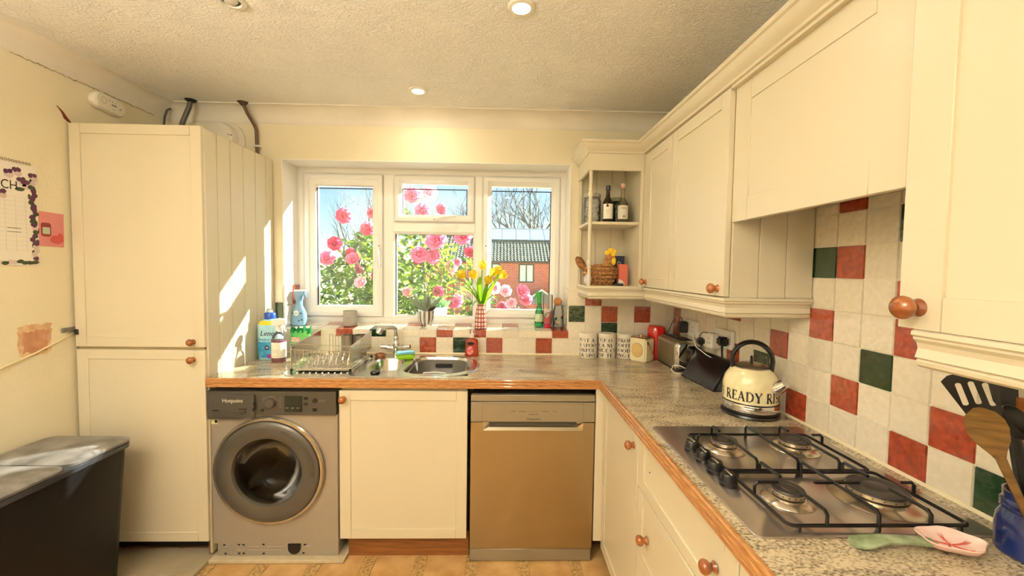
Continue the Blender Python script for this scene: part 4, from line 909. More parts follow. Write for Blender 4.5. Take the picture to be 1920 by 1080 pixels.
h = MB(); h.loft([rr(bx+dx, by, wx, .042, z, .012) for dx, wx, z in ((0, .044, z0+.16), (0, .046, z0+.185), (.008, .064, z0+.200), (.010, .074, z0+.216))]); h.tube([(bx+.034, by, z0+.205), (bx+.038, by, z0+.19), (bx+.046, by, z0+.175)], [.009, .008, .005], 8)
h = h.obj('trigger_head', M_fb, t); MB().loft([rr(bx+.010, by, .076, .044, z0+.216, .012), rr(bx+.010, by, .07, .04, z0+.224, .012)]).obj('white_top', M_white, h)
t = thing('candle_pot', 'plain grey cylindrical candle pot on the window sill', 'candle', (-.967, 2.635, zs(2.635)))
z0 = zs(2.635)-.002
b = MB().lathe([(0, z0), (.038, z0), (.041, z0+.004), (.0425, z0+.095), (.0415, z0+.097), (.039, z0+.095), (.038, z0+.06), (0, z0+.058)], (-.967, 2.635, 0), 28).obj('pot', mat('grey_pot', '#a9a398', .45), t)
MB().lathe([(0, z0+.059), (.0375, z0+.06)], (-.967, 2.635, 0), 24).obj('wax', mat('pale_wax', '#e8dcc4', .5), t)
MB().box(-.978, -.952, 2.5926, 2.5945, z0+.052, z0+.055).obj('label_print', mat('grey_print', '#8a8478', .6), b)
# succulent
px, py = -.487, 2.645; z0 = zs(py)
t = thing('potted_succulent', 'grey succulent in a silver and white striped footed pot', 'potted plant', (px, py, z0))
prf = [(.030, z0+.010), (.043, z0+.022), (.050, z0+.045), (.0525, z0+.07), (.052, z0+.098)]
b = MB().lathe([(0, z0+.008)]+prf+[(.047, z0+.098), (.045, z0+.085), (0, z0+.083)], (px, py, 0), 32).obj('pot', mat('pearl_white_pot', '#efe9e2', .2), t)
for i in range(11):
    MB().lathe([(r+.0006, z) for r, z in prf], (px, py, 0), 2, 'z', i*360/11, i*360/11+15).obj('stripe', mat('silver_stripe', '#8d857f', .2, .7), b)
for i in range(3):
    a = 2*PI*i/3+.5; MB().tube([(px+.026*math.cos(a), py+.026*math.sin(a), z0+.014), (px+.031*math.cos(a), py+.031*math.sin(a), z0+.006), (px+.036*math.cos(a), py+.036*math.sin(a), z0)], [.007, .006, .005], 8).obj('foot', MATS['silver_stripe'], b)
MB().lathe([(0, z0+.086), (.045, z0+.085)], (px, py, 0), 20).obj('soil', mat('soil', '#3a2a1c', .95), t)
M_su = leaf_mat('grey_green_succulent', '#8f9c86', '#c8d2b8', .25, .5); M_sd = leaf_mat('dark_succulent', '#4c3a24', '#6d5a30', .15, .5)
random.seed(21)
for i in range(20):
    a = random.uniform(0, 2*PI); dk = i % 4 == 0; el = random.uniform(.1, .5) if dk else random.uniform(.55, 1.45); L = random.uniform(.05, .075) if dk else random.uniform(.06, .125)
    d = Vector((math.cos(a)*math.cos(el), math.sin(a)*math.cos(el)*.5, math.sin(el))); base = Vector((px, py, z0+.09))+Vector((math.cos(a)*.012, math.sin(a)*.012, random.uniform(0, .02)))
    k = [.004, .006, .010, .0125, .010, .003]
    MB().tube([base+d*L*j/5+Vector((0, 0, .010*(j/5)**2)) for j in range(6)], k, 8, ell=(1, .5)).obj('leaf', M_sd if dk else M_su, t)
# pale pot on the outer ledge
px, py, z0 = -.43, 2.865, 1.0
t = thing('pale_blue_pot', 'pale blue glazed pot with green rosettes outside on the window ledge', 'potted plant', (px, py, z0))
MB().lathe([(0, z0+.0005), (.036, z0+.0005), (.042, z0+.06), (.05, z0+.15), (.051, z0+.162), (.047, z0+.162), (.044, z0+.14), (0, z0+.138)], (px, py, 0), 24).obj('pot', mat('pale_blue_glaze', '#b8dcd8', .3), t)
for i in range(22):
    a = i*2.4; el = .25+1.2*i/22; L = .06+.02*(i % 3); d = Vector((math.cos(a)*math.cos(el), math.sin(a)*math.cos(el)*.6, math.sin(el))); base = Vector((px, py, z0+.145))
    MB().tube([base+d*L*j/4 for j in range(5)], [.006, .011, .013, .010, .003], 7, ell=(1, .4)).obj('leaf', leaf_mat('rosette_green', '#7fae7c', '#b8d68c', .35), t)
# tulips in a checked vase
vx, vy = -.134, 2.603; z0 = zs(vy)-.002
t = thing('vase', 'slim white vase with red and black check pattern on the window sill', 'vase', (vx, vy, z0))
vp = [(.036, z0+.002), (.0375, z0+.01), (.037, z0+.045), (.034, z0+.09), (.027, z0+.125), (.0225, z0+.14), (.022, z0+.158)]
b = MB().lathe([(0, z0)]+vp+[(.020, z0+.158), (.019, z0+.14), (0, z0+.1)], (vx, vy, 0), 28).obj('vase_body', mat('white_vase_glaze', '#f3e6dc', .2), t)
def vr(z):
    for (r0, a), (r1, c) in zip(vp, vp[1:]):
        if a <= z <= c: return r0+(r1-r0)*(z-a)/(c-a)
    return vp[-1][0]
mr_, mk_ = mat('red_check', '#c8604c', .3), mat('black_check', '#3c2c2a', .3)
for i in range(12):
    MB().lathe([(r+.0006, z) for r, z in vp], (vx, vy, 0), 2, 'z', i*30, i*30+12).obj('red_stripe', mr_, b)
    MB().lathe([(r+.0009, z) for r, z in vp], (vx, vy, 0), 1, 'z', i*30+5, i*30+8).obj('black_stripe', mk_, b)
for i in range(6):
    z = z0+.012+.026*i; MB().lathe([(vr(z)+.0008, z), (vr(z+.009)+.0008, z+.009)], (vx, vy, 0), 28).obj('red_band', mr_, b)
    MB().lathe([(vr(z+.004)+.0012, z+.004), (vr(z+.006)+.0012, z+.006)], (vx, vy, 0), 28).obj('black_band', mk_, b)
M_tp = leaf_mat('yellow_petal', '#f2cf12', '#ffe95a', .45, .45, .12); M_ts = leaf_mat('tulip_green', '#5c8c2a', '#b8d83c', .4, .4); M_tl = leaf_mat('tulip_leaf_green', '#4a7d22', '#b2e02e', .5, .4, .15)
def blade(P, wmax, side, m, parent, name='leaf'):
    mb = MB(); N = len(P); R = []
    for i, p in enumerate(P):
        k = i/(N-1); w_ = wmax*(math.sin(PI*min(1, k*.85+.12))**.8)*(1 if k < .98 else .1)
        s_ = Vector(side).normalized(); p = Vector(p); tdir = (Vector(P[min(i+1, N-1)])-Vector(P[max(i-1, 0)])).normalized(); nn = tdir.cross(s_).normalized()
        R.append([p-s_*w_+nn*w_*.35, p, p+s_*w_+nn*w_*.35])
    mb.loft(R, cap=False, closed=False); return mb.obj(name, m, parent, recalc=False, ang=80)
def bez(a, b, c, n=8):
    a, b, c = Vector(a), Vector(b), Vector(c); return [a*(1-k)**2+b*2*k*(1-k)+c*k*k for k in [i/n for i in range(n+1)]]
def tulip(label, hx, hy, hz, leaf=None, s=1.0):
    t = thing('tulip', label, 'flower', (vx, vy, z0+.11), 'yellow tulips in the checked vase')
    st = bez((vx+(hx-vx)*.08, vy+(hy-vy)*.08, z0+.11), (vx+(hx-vx)*.25, vy+(hy-vy)*.3, hz-.05), (hx, hy, hz))
    MB().tube(st, .0032, 6).obj('stem', M_ts, t)
    d = (st[-1]-st[-2]).normalized(); q = Vector((0, 0, 1)).rotation_difference(d).to_matrix().to_4x4()
    for i in range(6):
        M = T(*st[-1]) @ q @ RZ(i*PI/3+hx*20) @ Matrix.Diagonal((s, s, s, 1)); pb = MB(M); R = []
        o_ = 1.0 if i % 2 else .86
        for k in range(7):
            u = k/6; z = .062*u; rad = (.004+.024*math.sin(PI*(u*.78+.06)))*o_; wdt = [.25, .7, .95, 1, .9, .6, .08][k]*.62
            R.append([(rad*math.cos(a*wdt), rad*math.sin(a*wdt), z) for a in (-1, -.5, 0, .5, 1)])
        pb.loft(R, cap=False, closed=False); pb.obj('petal', M_tp, t, recalc=False, ang=80)
    if leaf:
        for p1, p2, wd, sd in leaf: blade(bez((vx, vy, z0+.12), p1, p2, 10), wd, sd, M_tl, t)
tulip('yellow tulip in the checked vase leaning furthest towards the succulent', -.232, 2.575, 1.375, [((-.20, 2.59, 1.36), (-.315, 2.56, 1.375), .013, (.3, -1, .3)), ((-.17, 2.58, 1.30), (-.285, 2.54, 1.335), .016, (.2, -1, .2))])
tulip('yellow tulip in the checked vase with the broad upright leaf', -.172, 2.615, 1.365, [((-.15, 2.58, 1.33), (-.137, 2.565, 1.385), .020, (1, 0, 0))])
tulip('tallest yellow tulip in the checked vase', -.128, 2.625, 1.425)
tulip('yellow tulip in the checked vase beside the highest leaf tip', -.075, 2.63, 1.385, [((-.07, 2.60, 1.32), (.012, 2.58, 1.465), .014, (.7, -.6, 0))])
tulip('lowest orange-yellow tulip at the front of the checked vase', -.098, 2.565, 1.335, [((-.10, 2.56, 1.27), (-.085, 2.545, 1.40), .013, (1, .2, 0))])
tulip('yellow tulip in the checked vase leaning furthest towards the green spray bottle', -.022, 2.61, 1.375, [((-.06, 2.57, 1.33), (-.005, 2.54, 1.225), .018, (.2, -1, .2))])
tulip('yellow tulip in the checked vase next to the one leaning to the spray bottle', -.05, 2.58, 1.40, [((-.15, 2.56, 1.27), (-.185, 2.55, 1.19), .014, (.4, -1, 0))])
# small bottles in the right-hand corner of the sill
px, py = .242, 2.655; z0 = zs(py)
t = thing('green_spray_bottle', 'green plastic spray bottle in the right corner of the window sill', 'spray bottle', (px, py, z0))
b = MB().lathe([(0, z0), (.026, z0), (.029, z0+.006), (.029, z0+.06), (.024, z0+.10), (.014, z0+.14), (.012, z0+.155)], (px, py, 0), 20).obj('bottle_body', glass('green_bottle_plastic', '#9be0b0', .05, 1, .3, '#3fae6c'), t)
MB().lathe([(0, z0+.001), (.0285, z0+.001), (.0292, z0+.018)], (px, py, 0), 20).obj('base', mat('emerald_plastic', '#1ea36a', .3), b)
MB().lathe([(.0295, z0+.035), (.0292, z0+.062), (.0262, z0+.085)], (px, py, 0), 14, 'z', 200, 340).obj('label', mat('pale_green_label', '#dfe8c8', .5, col2='#a8c894', vscale=80), b)
h = MB(); h.loft([rr(px, py, .03, .026, z0+.15, .01), rr(px, py, .026, .024, z0+.19, .01), rr(px-.006, py, .042, .024, z0+.215, .01), rr(px-.004, py, .036, .02, z0+.226, .008)]); h.tube([(px-.024, py, z0+.205), (px-.03, py, z0+.19), (px-.036, py, z0+.175)], [.006, .005, .004], 8)
h.obj('trigger_head', mat('leaf_green_plastic', '#38a03c', .35), t)
px, py = .296, 2.635; z0 = zs(py)
t = thing('red_handwash_bottle', 'clear bottle of red liquid with a red cap on the window sill', 'bottle', (px, py, z0))
b = rloft('bottle_body', glass('clear_bottle_plastic', '#f2f0ee', .04, 1, .1), t, px, py, [(.05, .04, z0+.02, .45), (.058, .046, z0+.03, .45), (.064, .048, z0+.10, .45), (.062, .046, z0+.20, .45), (.058, .044, z0+.213, .45)])
MB().loft([rr(px, py, .054, .042, z0+.024, .018), rr(px, py, .058, .043, z0+.05, .018), [(p[0], p[1], z0+.065+(p[0]-px)*1.0+.02) for p in rrect(px-.029, px+.029, py-.021, py+.021, .018, 4)]]).obj('red_liquid', mat('crimson_liquid', '#cc1236', .15), b)
MB().lathe([(0, z0), (.022, z0), (.023, z0+.003), (.023, z0+.02), (0, z0+.022)], (px, py, 0), 20).obj('cap', mat('crimson_cap', '#c01a3c', .3), t)
MB(T(px-.008, py-.0245, z0+.10) @ Matrix.Diagonal((.9, 1, 1.9, 1))).lathe([(0, .001), (.018, .001), (.018, -.001)], n=18, axis='-y').obj('label', mat('olive_label', '#6a7050', .5, col2='#e0d0c0', vscale=50), b)
px, py = .366, 2.650; z0 = zs(py)
t = thing('cork_ball_jar', 'patterned clear glass jar with a round cork ball stopper', 'jar', (px, py, z0))
b = MB().lathe([(0, z0), (.033, z0), (.036, z0+.004), (.036, z0+.10), (.033, z0+.115), (.028, z0+.13), (.027, z0+.142)], (px, py, 0), 22).obj('jar_body', glass('jar_glass', '#f0f2ee', .03, 1.2, .12), t)
MB().ball((px-.004, py, z0+.164), .0275).obj('cork_ball', mat('cork', '#c98f50', .8, col2='#a86c34', vscale=60), t)
random.seed(17)
for i in range(10):
    a = random.uniform(190, 350); z = z0+random.uniform(.015, .085)
    MB().lathe([(.0365, z), (.0368, z+.004), (.0365, z+.016)], (px, py, 0), 3, 'z', a, a+random.uniform(14, 26)).obj('printed_animal', random.choice((mat('tan_print', '#c8a468', .5), mat('grey_green_print', '#7d8a70', .5), mat('pink_grey_print', '#c8aa9c', .5), M_blackm)), b)
# ---------------------------------------------------------------- canisters, radio, toaster
M_can = mat('white_tin', '#efe6d4', .35); M_txt = mat('black_lettering', '#1b1715', .5)
def canister(cx, cy, label, lines):
    t = thing('storage_canister', label, 'canister', (cx, cy, .9), 'lettered white canisters')
    b = MB().lathe([(0, .9005), (.052, .9005), (.0545, .904), (.0545, 1.030), (.0535, 1.032)], (cx, cy, 0), 36).obj('tin_body', M_can, t)
    MB().lathe([(.0550, 1.028), (.0555, 1.030), (.0555, 1.044), (.053, 1.049), (.045, 1.0505), (.04, 1.048), (0, 1.0475)], (cx, cy, 0), 36).obj('lid', M_can, t)
    a0 = math.atan2(-cy, -cx)
    serif_wrap(lines, 'lettering', M_txt, b, (cx, cy), .0545, [1.000, .970, .940, .910], .0205, [a0-1.18]*4, xs=1.32)
canister(.5305, 2.487, 'white canister lettered JUST A SPOONFUL nearest the window', ['JUST A', 'A SPOO', 'ONFUL', 'LA SPO'])
canister(.6445, 2.487, 'white canister lettered A NICE CUP OF TEA between two others', ['CUP O', 'A.A NI', 'NICE CU', ' OF TE'])
canister(.7585, 2.487, 'white canister lettered STRONG COFFEE partly behind the cream radio', ['STRON', 'COFFE', 'GOOD', 'ONG C'])
t = thing('radio', 'small cream retro radio with oval speaker and gold top', 'radio', (.83, 2.395, .9))
Mr = T(.8275, 2.322, .9) @ RZ(math.atan2(-.073, .071))       # origin at the near corner; front runs back along -x
M_rc = mat('cream_radio_case', '#efe3bd', .35)
b = MB(Mr).box(-.104, 0, .004, .110, .001, .138, .008, 3).obj('case', M_rc, t)
mb = MB(Mr); mb.prism([(p[0], p[1]) for p in rrect(-.089, -.020, .026, .112, .0345, 8)], .0035, .0045, 'y'); mb.obj('speaker_surround', mat('olive_line', '#8a7a48', .5), b)
mb = MB(Mr); mb.prism([(p[0], p[1]) for p in rrect(-.0875, -.0215, .0275, .1105, .033, 8)], .0025, .004, 'y'); mb.obj('speaker_cloth', mat('tan_speaker_cloth', '#d9b878', .8, bump=.3, bscale=400), b)
MB(Mr).box(-.101, -.003, .007, .107, .138, .144, .003, 2).obj('gold_top', mat('brassy_top', '#8a5c34', .25, .7), t)
MB(Mr @ T(-.055, .05, .144)).lathe([(.014, 0), (.014, .003), (.007, .006), (.007, .012), (0, .014)], n=18).obj('tuning_knob', mat('pale_gold', '#d8c39a', .25, .8), t)
mb = MB(Mr); mb.tube([(.002, .03, .115), (.010, .05, .075), (.008, .075, .045), (.002, .09, .06)], .003, 6); mb.obj('carry_strap', mat('tan_strap', '#b06a3c', .6), t)
MB(Mr).box(.0, .004, .018, .028, .105, .122).obj('strap_clip', mat('brown_clip', '#6d4024', .5), t)
# toaster
t = thing('toaster', 'long brushed steel toaster with polished chrome ends against the tiled corner', 'toaster', (.985, 2.255, .9))
def rz(x0, x1, z0, z1, r, y): return [(p[0], y, p[1]) for p in rrect(x0, x1, z0, z1, r, 4)]
tx0, tx1, ty0, ty1, tz0, tz1 = .919, 1.052, 2.118, 2.402, .912, 1.062
MB().loft([rz(tx0, tx1, tz0, tz1, [.01, .03, .03, .01], y) for y in (ty0+.028, ty1-.028)]).obj('side_shell', mat('toaster_steel', '#a49a86', .32, .9, bump=.03, bscale=200, bstretch=(1,30,1)), t)
for s, ya_, yb_ in ((1, ty0, ty0+.028), (-1, ty1, ty1-.028)):
    MB().loft([rz(tx0+.014, tx1-.014, tz0+.006, tz1-.012, .02, ya_), rz(tx0+.004, tx1-.004, tz0+.002, tz1-.003, .028, ya_+s*.008), rz(tx0-.001, tx1+.001, tz0-.001, tz1+.001, [.01, .03, .03, .01], ya_+s*.026), rz(tx0-.001, tx1+.001, tz0-.001, tz1+.001, [.01, .03, .03, .01], yb_)]).obj('end_cap', M_chrome, t)
MB().box(tx0+.030, tx1-.030, ty0+.034, ty1-.034, tz1-.002, tz1+.003, .001).obj('slot_panel', M_black, t)
for x_ in (.968, 1.003): MB().box(x_-.009, x_+.009, ty0+.05, ty1-.05, tz1+.002, tz1+.0045).obj('slot', M_dark, t)
MB().box(.96, 1.01, 2.235, 2.245, tz1+.0045, tz1+.008).obj('bread_guide', M_steel, t)
MB().box(tx0+.008, tx1-.008, ty0+.012, ty1-.012, .9005, .913, .003).obj('base', M_black, t)
MB().box(.985, 1.035, ty0-.016, ty0-.002, 1.022, 1.038, .004, 2).obj('lever', M_black, t)
MB().tube([(1.01, ty0-.003, 1.02), (1.01, ty0-.003, .95)], .004, 6).obj('lever_slot', M_dark, t)
# red pot
t = thing('red_pot', 'shiny red enamel pot with lid in the corner behind the radio', 'pot', (.937, 2.462, .9))
M_red = mat('red_enamel', '#c90f12', .15, coat=.6)
MB().lathe([(0, .9005), (.044, .9005), (.05, .91), (.053, .98), (.052, 1.055)], (.942, 2.468, 0), 28).obj('pot_body', M_red, t)
MB().lathe([(.0545, 1.054), (.0545, 1.062), (.052, 1.085), (.046, 1.098), (.03, 1.103), (0, 1.104)], (.942, 2.468, 0), 28).obj('lid', M_red, t)
# ---------------------------------------------------------------- sockets, plugs and cables
def socket(y0, y1, label):
    t = thing('wall_socket', label, 'socket', (XR, (y0+y1)/2, 1.07))
    MB().box(XR-.018, XR-.0005, y0, y1, 1.072, 1.158, .003, 2).obj('face_plate', M_white, t)
    hp = MB()
    for yc in (y0+(y1-y0)*.28, y0+(y1-y0)*.72):
        hp.box(XR-.0186, XR-.017, yc-.002, yc+.002, 1.120, 1.128).box(XR-.0186, XR-.017, yc+.008, yc+.014, 1.100, 1.104).box(XR-.0186, XR-.017, yc-.014, yc-.008, 1.100, 1.104)
    hp.obj('pin_hole', M_blackm, t)
    for yc in (y0+(y1-y0)*.42, y0+(y1-y0)*.58): MB().box(XR-.021, XR-.0175, yc-.006, yc+.006, 1.138, 1.150, .001).obj('switch', M_white, t)
    return t
socket(2.19, 2.36, 'white double wall socket above the toaster'); socket(1.845, 1.99, 'white double wall socket behind the tablet')
tag(MB().box(XR-.062, XR-.019, 2.275, 2.325, 1.085, 1.148, .006, 2).obj('charger_plug', M_blackm), 'black charger plugged into the socket above the toaster', 'plug')
tag(MB().tube([(.99, 2.46, 1.02), (1.01, 2.45, 1.07), (1.022, 2.42, 1.135), (1.022, 2.37, 1.172), (1.028, 2.32, 1.17), (1.03, 2.30, 1.146)], .0022, 6).obj('charger_cable', M_black), 'thin black cable arching from the charger above the toaster', 'cable')
t = thing('socket_adaptor', 'chunky white multi-way adaptor plugged into the socket behind the tablet', 'adaptor', (XR-.04, 1.97, 1.06))
MB().box(XR-.066, XR-.0185, 1.93, 2.025, 1.062, 1.132, .006, 2).obj('body', M_white, t)
hp = MB(); hp.box(XR-.067, XR-.065, 1.958, 1.962, 1.105, 1.113).box(XR-.067, XR-.065, 1.966, 1.972, 1.085, 1.089).box(XR-.067, XR-.065, 1.946, 1.952, 1.085, 1.089).obj('pin_hole', M_blackm, t)
tag(MB().box(XR-.098, XR-.0665, 1.985, 2.022, 1.068, 1.105, .008, 2).obj('adaptor_plug', M_black), 'black plug in the white adaptor behind the toaster', 'plug')
tag(MB().tube([(XR-.09, 2.00, 1.104), (XR-.085, 2.0, 1.125), (XR-.075, 1.985, 1.136), (XR-.07, 1.965, 1.134)], .0022, 6).obj('plug_cable', M_black), 'thin black cable curling over the white adaptor', 'cable')
tag(MB().tube([(XR-.07, 2.03, 1.12), (XR-.09, 2.05, 1.128), (XR-.105, 2.04, 1.10), (XR-.11, 1.99, 1.06), (XR-.09, 1.93, 1.035), (XR-.05, 1.90, 1.01)], .0022, 6).obj('usb_cable', M_white), 'thin white charging cable drooping beside the adaptor', 'cable')
t = thing('kettle_plug', 'black three-pin plug in the socket nearest the kettle', 'plug', (XR-.03, 1.865, 1.08))
MB().box(XR-.062, XR-.0215, 1.853, 1.90, 1.088, 1.130, .008, 2).obj('plug_body', M_black, t)
MB().tube([(XR-.043, 1.877, 1.089), (XR-.043, 1.876, 1.06), (XR-.043, 1.87, 1.0), (XR-.04, 1.85, .93), (XR-.05, 1.80, .906)], [.006, .005, .0035, .0035, .0035], 8).obj('flex', M_black, t)
# ---------------------------------------------------------------- tablet leaning on its stand
t = thing('tablet', 'black tablet leaning on its stand between toaster and kettle', 'tablet', (.95, 1.92, .9))
Mt = T(.918, 2.055, .9025) @ RZ(-PI/2+.065) @ RX(-.53)       # local x towards the camera side, z up the screen
b = MB(Mt).box(0, .285, 0, .009, 0, .160, .004, 2).obj('tablet_body', mat('tablet_black', '#0b0a0c', .25), t)
MB(Mt).box(.006, .279, -.0006, .0004, .008, .152).obj('screen', mat('dark_glossy_screen', '#0a070a', .2, spec=.3), b)
MB(T(.90, 2.055, .9025) @ RZ(-PI/2+.065)).box(0, .285, .02, .14, -.002, .001).obj('stand_base', M_black, t)
MB(T(.905, 2.05, .902) @ RZ(-PI/2+.065)).box(.10, .18, .085, .093, 0, .125).obj('stand_prop', M_black, t)
tag(MB().tube([(.925, 2.075, .9035), (.90, 2.10, .9035), (.895, 2.12, .915), (.905, 2.125, .935), (.93, 2.10, .94), (.955, 2.07, .93)], .002, 6).obj('white_cable_loop', M_white), 'white charging cable looping beside the left edge of the tablet', 'cable')
# ---------------------------------------------------------------- kettle
kx, ky = .944, 1.515
t = thing('kettle', 'cream dome kettle lettered READY with black arched handle and steel spout', 'kettle', (kx, ky, .9))
M_kc = mat('cream_enamel', '#f0e4b6', .22, coat=.5)
MB().lathe([(0, .9005), (.098, .9005), (.101, .904), (.098, .911), (.09, .913), (0, .913)], (kx, ky, 0), 44).obj('power_base', M_black, t)
MB().lathe([(.088, .912), (.0945, .914), (.0955, .922)], (kx, ky, 0), 44).obj('foot_ring', M_black, t)
MB().lathe([(.0945, .922), (.0958, .924), (.0958, .947), (.0948, .950)], (kx, ky, 0), 44).obj('steel_band', M_chrome, t)
MB().lathe([(.0948, .9495), (.0958, .951), (.0958, .9535), (.0948, .955)], (kx, ky, 0), 44).obj('black_trim', M_black, t)
kp_ = [(.0945, .954), (.0945, 1.0), (.093, 1.02), (.088, 1.038), (.080, 1.053), (.070, 1.066), (.060, 1.075)]
b = MB().lathe(kp_, (kx, ky, 0), 44).obj('body', M_kc, t)
MB().lathe([(.061, 1.074), (.061, 1.078), (.056, 1.081), (.04, 1.089), (.018, 1.094), (0, 1.095)], (kx, ky, 0), 40).obj('lid', mat('kettle_lid_steel', '#b8aca0', .25, .9), t)
hd = Vector((.90, -.43, 0)).normalized(); pd = Vector((.43, .90, 0)).normalized(); UP = Vector((0, 0, 1))
k0 = Vector((kx, ky, 0))
MB().tube([k0-pd*.010+UP*1.088, k0-pd*.010+UP*1.108, k0+UP*1.114, k0+pd*.010+UP*1.108, k0+pd*.010+UP*1.088], .0045, 8).obj('lid_loop', M_black, t)
hp = []
for i in range(19):
    a = math.radians(205-230*i/18); hp.append(k0+hd*(.002+.066*math.cos(a))+UP*(1.100+.070*math.sin(a)))
hp = [k0-hd*.058+UP*1.066]+hp[1:-1]+[k0+hd*.064+UP*1.058]
MB().tube(hp, .013, 12, ell=(1.35, .68), side=pd).obj('handle', M_black, t)
sd = Vector((.50, -.87, 0)).normalized(); sq = Vector((.87, .50, 0)).normalized(); sp0 = k0+sd*.080
MB().loft([[tuple(sp0+sd*o+UP*z+sq*(r*math.cos(q))+(UP*.75-sd*.66)*(r*math.sin(q))) for q in [2*PI*i/18 for i in range(18)]] for o, z, r in ((-.012, 1.006, .026), (.010, 1.016, .0255), (.026, 1.028, .021), (.040, 1.040, .0165))], cap=False, cap1=True).obj('spout', M_chrome, t)
aF = math.atan2(-ky, -kx)
serif_wrap(['S READY RISE'], 'lettering', M_txt, b, (kx, ky), .0945, [.965], .035, [aF-1.27], rfun=lambda z: .0945 if z < 1.0 else .0945-(z-1.0)*.06, xs=.90, off=.0008)
# ---------------------------------------------------------------- gas hob
hb = thing('gas_hob', 'four-burner stainless steel gas hob with black pan supports', 'hob', (.77, 1.07, .9))
M_hs = mat('hob_steel', '#c8beb6', .27, .9, bump=.015, bscale=180, bstretch=(1,30,1), var=.1, vscale=5)
hp_ = rrect(.512, 1.022, .783, 1.364, .018, 4)
mb = MB(); mb.loft([L3(hp_, .9003), L3(hp_, .9035), L3(inset(hp_, (.767, 1.07), .003), .9052)]); mb.obj('hob_plate', M_hs, hb)
for y_ in (1.175, 1.108, 1.044, .981):
    k = MB().lathe([(.0215, .9055), (.0215, .914), (.019, .916), (.018, .933), (.0165, .9355), (0, .936)], (.565, y_, 0), 20).obj('control_knob', M_black, hb)
    MB().box(.562, .568, y_-.016, y_+.016, .9355, .939, .001).obj('knob_top', M_steel, k)
M_ba = mat('burner_aluminium', '#c9bda8', .3, .9); M_bc = mat('burner_cap', '#2b2522', .45)
def burner(x_, y_, r):
    MB().lathe([(r*1.62, .9056), (r*1.58, .9075), (r*1.05, .9165), (r*.95, .9165), (r*.9, .910), (0, .910)], (x_, y_, 0), 36).obj('burner_dish', mat('dish_steel', '#cfc4b4', .25, .95), hb)
    MB().lathe([(r*.75, .910), (r*.75, .918), (r*1.0, .920), (r*1.02, .9285), (r*.98, .9295)], (x_, y_, 0), 36).obj('flame_ring', M_ba, hb)
    mb = MB()
    for i in range(18):
        a = 2*PI*i/18; mb.box(-.0016, .0016, r*1.0, r*1.026, .9215, .9275) if False else mb.tube([(x_+math.cos(a)*r*.99, y_+math.sin(a)*r*.99, .9245), (x_+math.cos(a)*r*1.03, y_+math.sin(a)*r*1.03, .9245)], .0016, 5)
    mb.obj('flame_port', M_bc, hb)
    MB().lathe([(r*1.0, .9295), (r*1.02, .9315), (r*.96, .9345), (r*.6, .9350), (r*.55, .9335), (r*.42, .9335), (r*.38, .935), (0, .935)], (x_, y_, 0), 36).obj('burner_cap', M_bc, hb)
for b_ in ((.668, .915, .034), (.668, 1.190, .036), (.885, 1.195, .042), (.885, .922, .058)): burner(*b_)
def support(x0, x1, y0, y1, bs, label):
    t = thing('pan_support', label, 'pan support', ((x0+x1)/2, (y0+y1)/2, .906), 'black pan supports on the hob')
    zf, zt = .9175, .9455; r = .0042
    MB().tube([(p[0], p[1], zf) for p in rrect(x0, x1, y0, y1, .012, 3)], r, 6, closed=True).obj('frame', M_iron, t)
    xm = (x0+x1)/2-.003
    def finger(P): MB().tube(P, r*.95, 6).obj('finger', M_iron, t)
    for x_, yb_ in bs:
        finger([(x_, y0, zf), (x_, y0, zt-.006), (x_, y0+.006, zt), (x_, yb_-.028, zt)])
        finger([(x_, y1, zf), (x_, y1, zt-.006), (x_, y1-.006, zt), (x_, yb_+.028, zt)])
    yb_ = sum(b_[1] for b_ in bs)/len(bs)
    finger([(xm, y0, zf), (xm, y0, zt-.006), (xm, y0+.006, zt), (xm, y1-.006, zt), (xm, y1, zt-.006), (xm, y1, zf)])
    finger([(x0, yb_, zf), (x0, yb_, zt-.006), (x0+.006, yb_, zt), (x0+.055, yb_, zt)])
    finger([(x1, yb_, zf), (x1, yb_, zt-.006), (x1-.006, yb_, zt), (x1-.03, yb_, zt)])
    finger([(xm-.045, yb_, zt), (xm+.06, yb_, zt)])
    for x_ in (x0+.02, xm, x1-.02):
        for y_ in (y0, y1): MB().lathe([(0, .9057), (.0045, .9057), (.0045, zf)], (x_, y_, 0), 8).obj('foot', M_iron, t)
support(.590, .968, .800, 1.020, ((.668, .915), (.885, .918)), 'black iron pan support over the burners next to the spoon rest')
support(.590, .968, 1.030, 1.262, ((.668, 1.19), (.885, 1.195)), 'black iron pan support over the burners beside the kettle')
# ---------------------------------------------------------------- spoon rest
t = thing('spoon_rest', 'ceramic spoon rest with green handle and pink flower bowl beside the hob', 'spoon rest', (.80, .775, .9))
hdl = [((.690, .764), .011, .9055), ((.699, .763), .018, .9075), ((.716, .761), .018, .911), ((.746, .758), .013, .918), ((.786, .755), .012, .919), ((.824, .752), .014, .917), ((.840, .751), .012, .915)]
R = []
for (x_, y_), w_, z_ in hdl:
    R.append([(x_, y_-w_, z_-.003), (x_, y_-w_*1.05, z_+.001), (x_, y_-w_*.6, z_+.004), (x_, y_, z_+.0028), (x_, y_+w_*.6, z_+.004), (x_, y_+w_*1.05, z_+.001), (x_, y_+w_, z_-.003), (x_, y_, z_-.005)])
MB().loft(R).obj('handle', mat('sage_green_glaze', '#98a583', .2, col2='#6e7d58', vscale=40), t)
bcx, bcy = .872, .750
Mb = T(bcx, bcy, .9045) @ RZ(-.18)
def petal_r(a): return .042*(1+.07*math.cos(5*a))
mb = MB(Mb); R = []
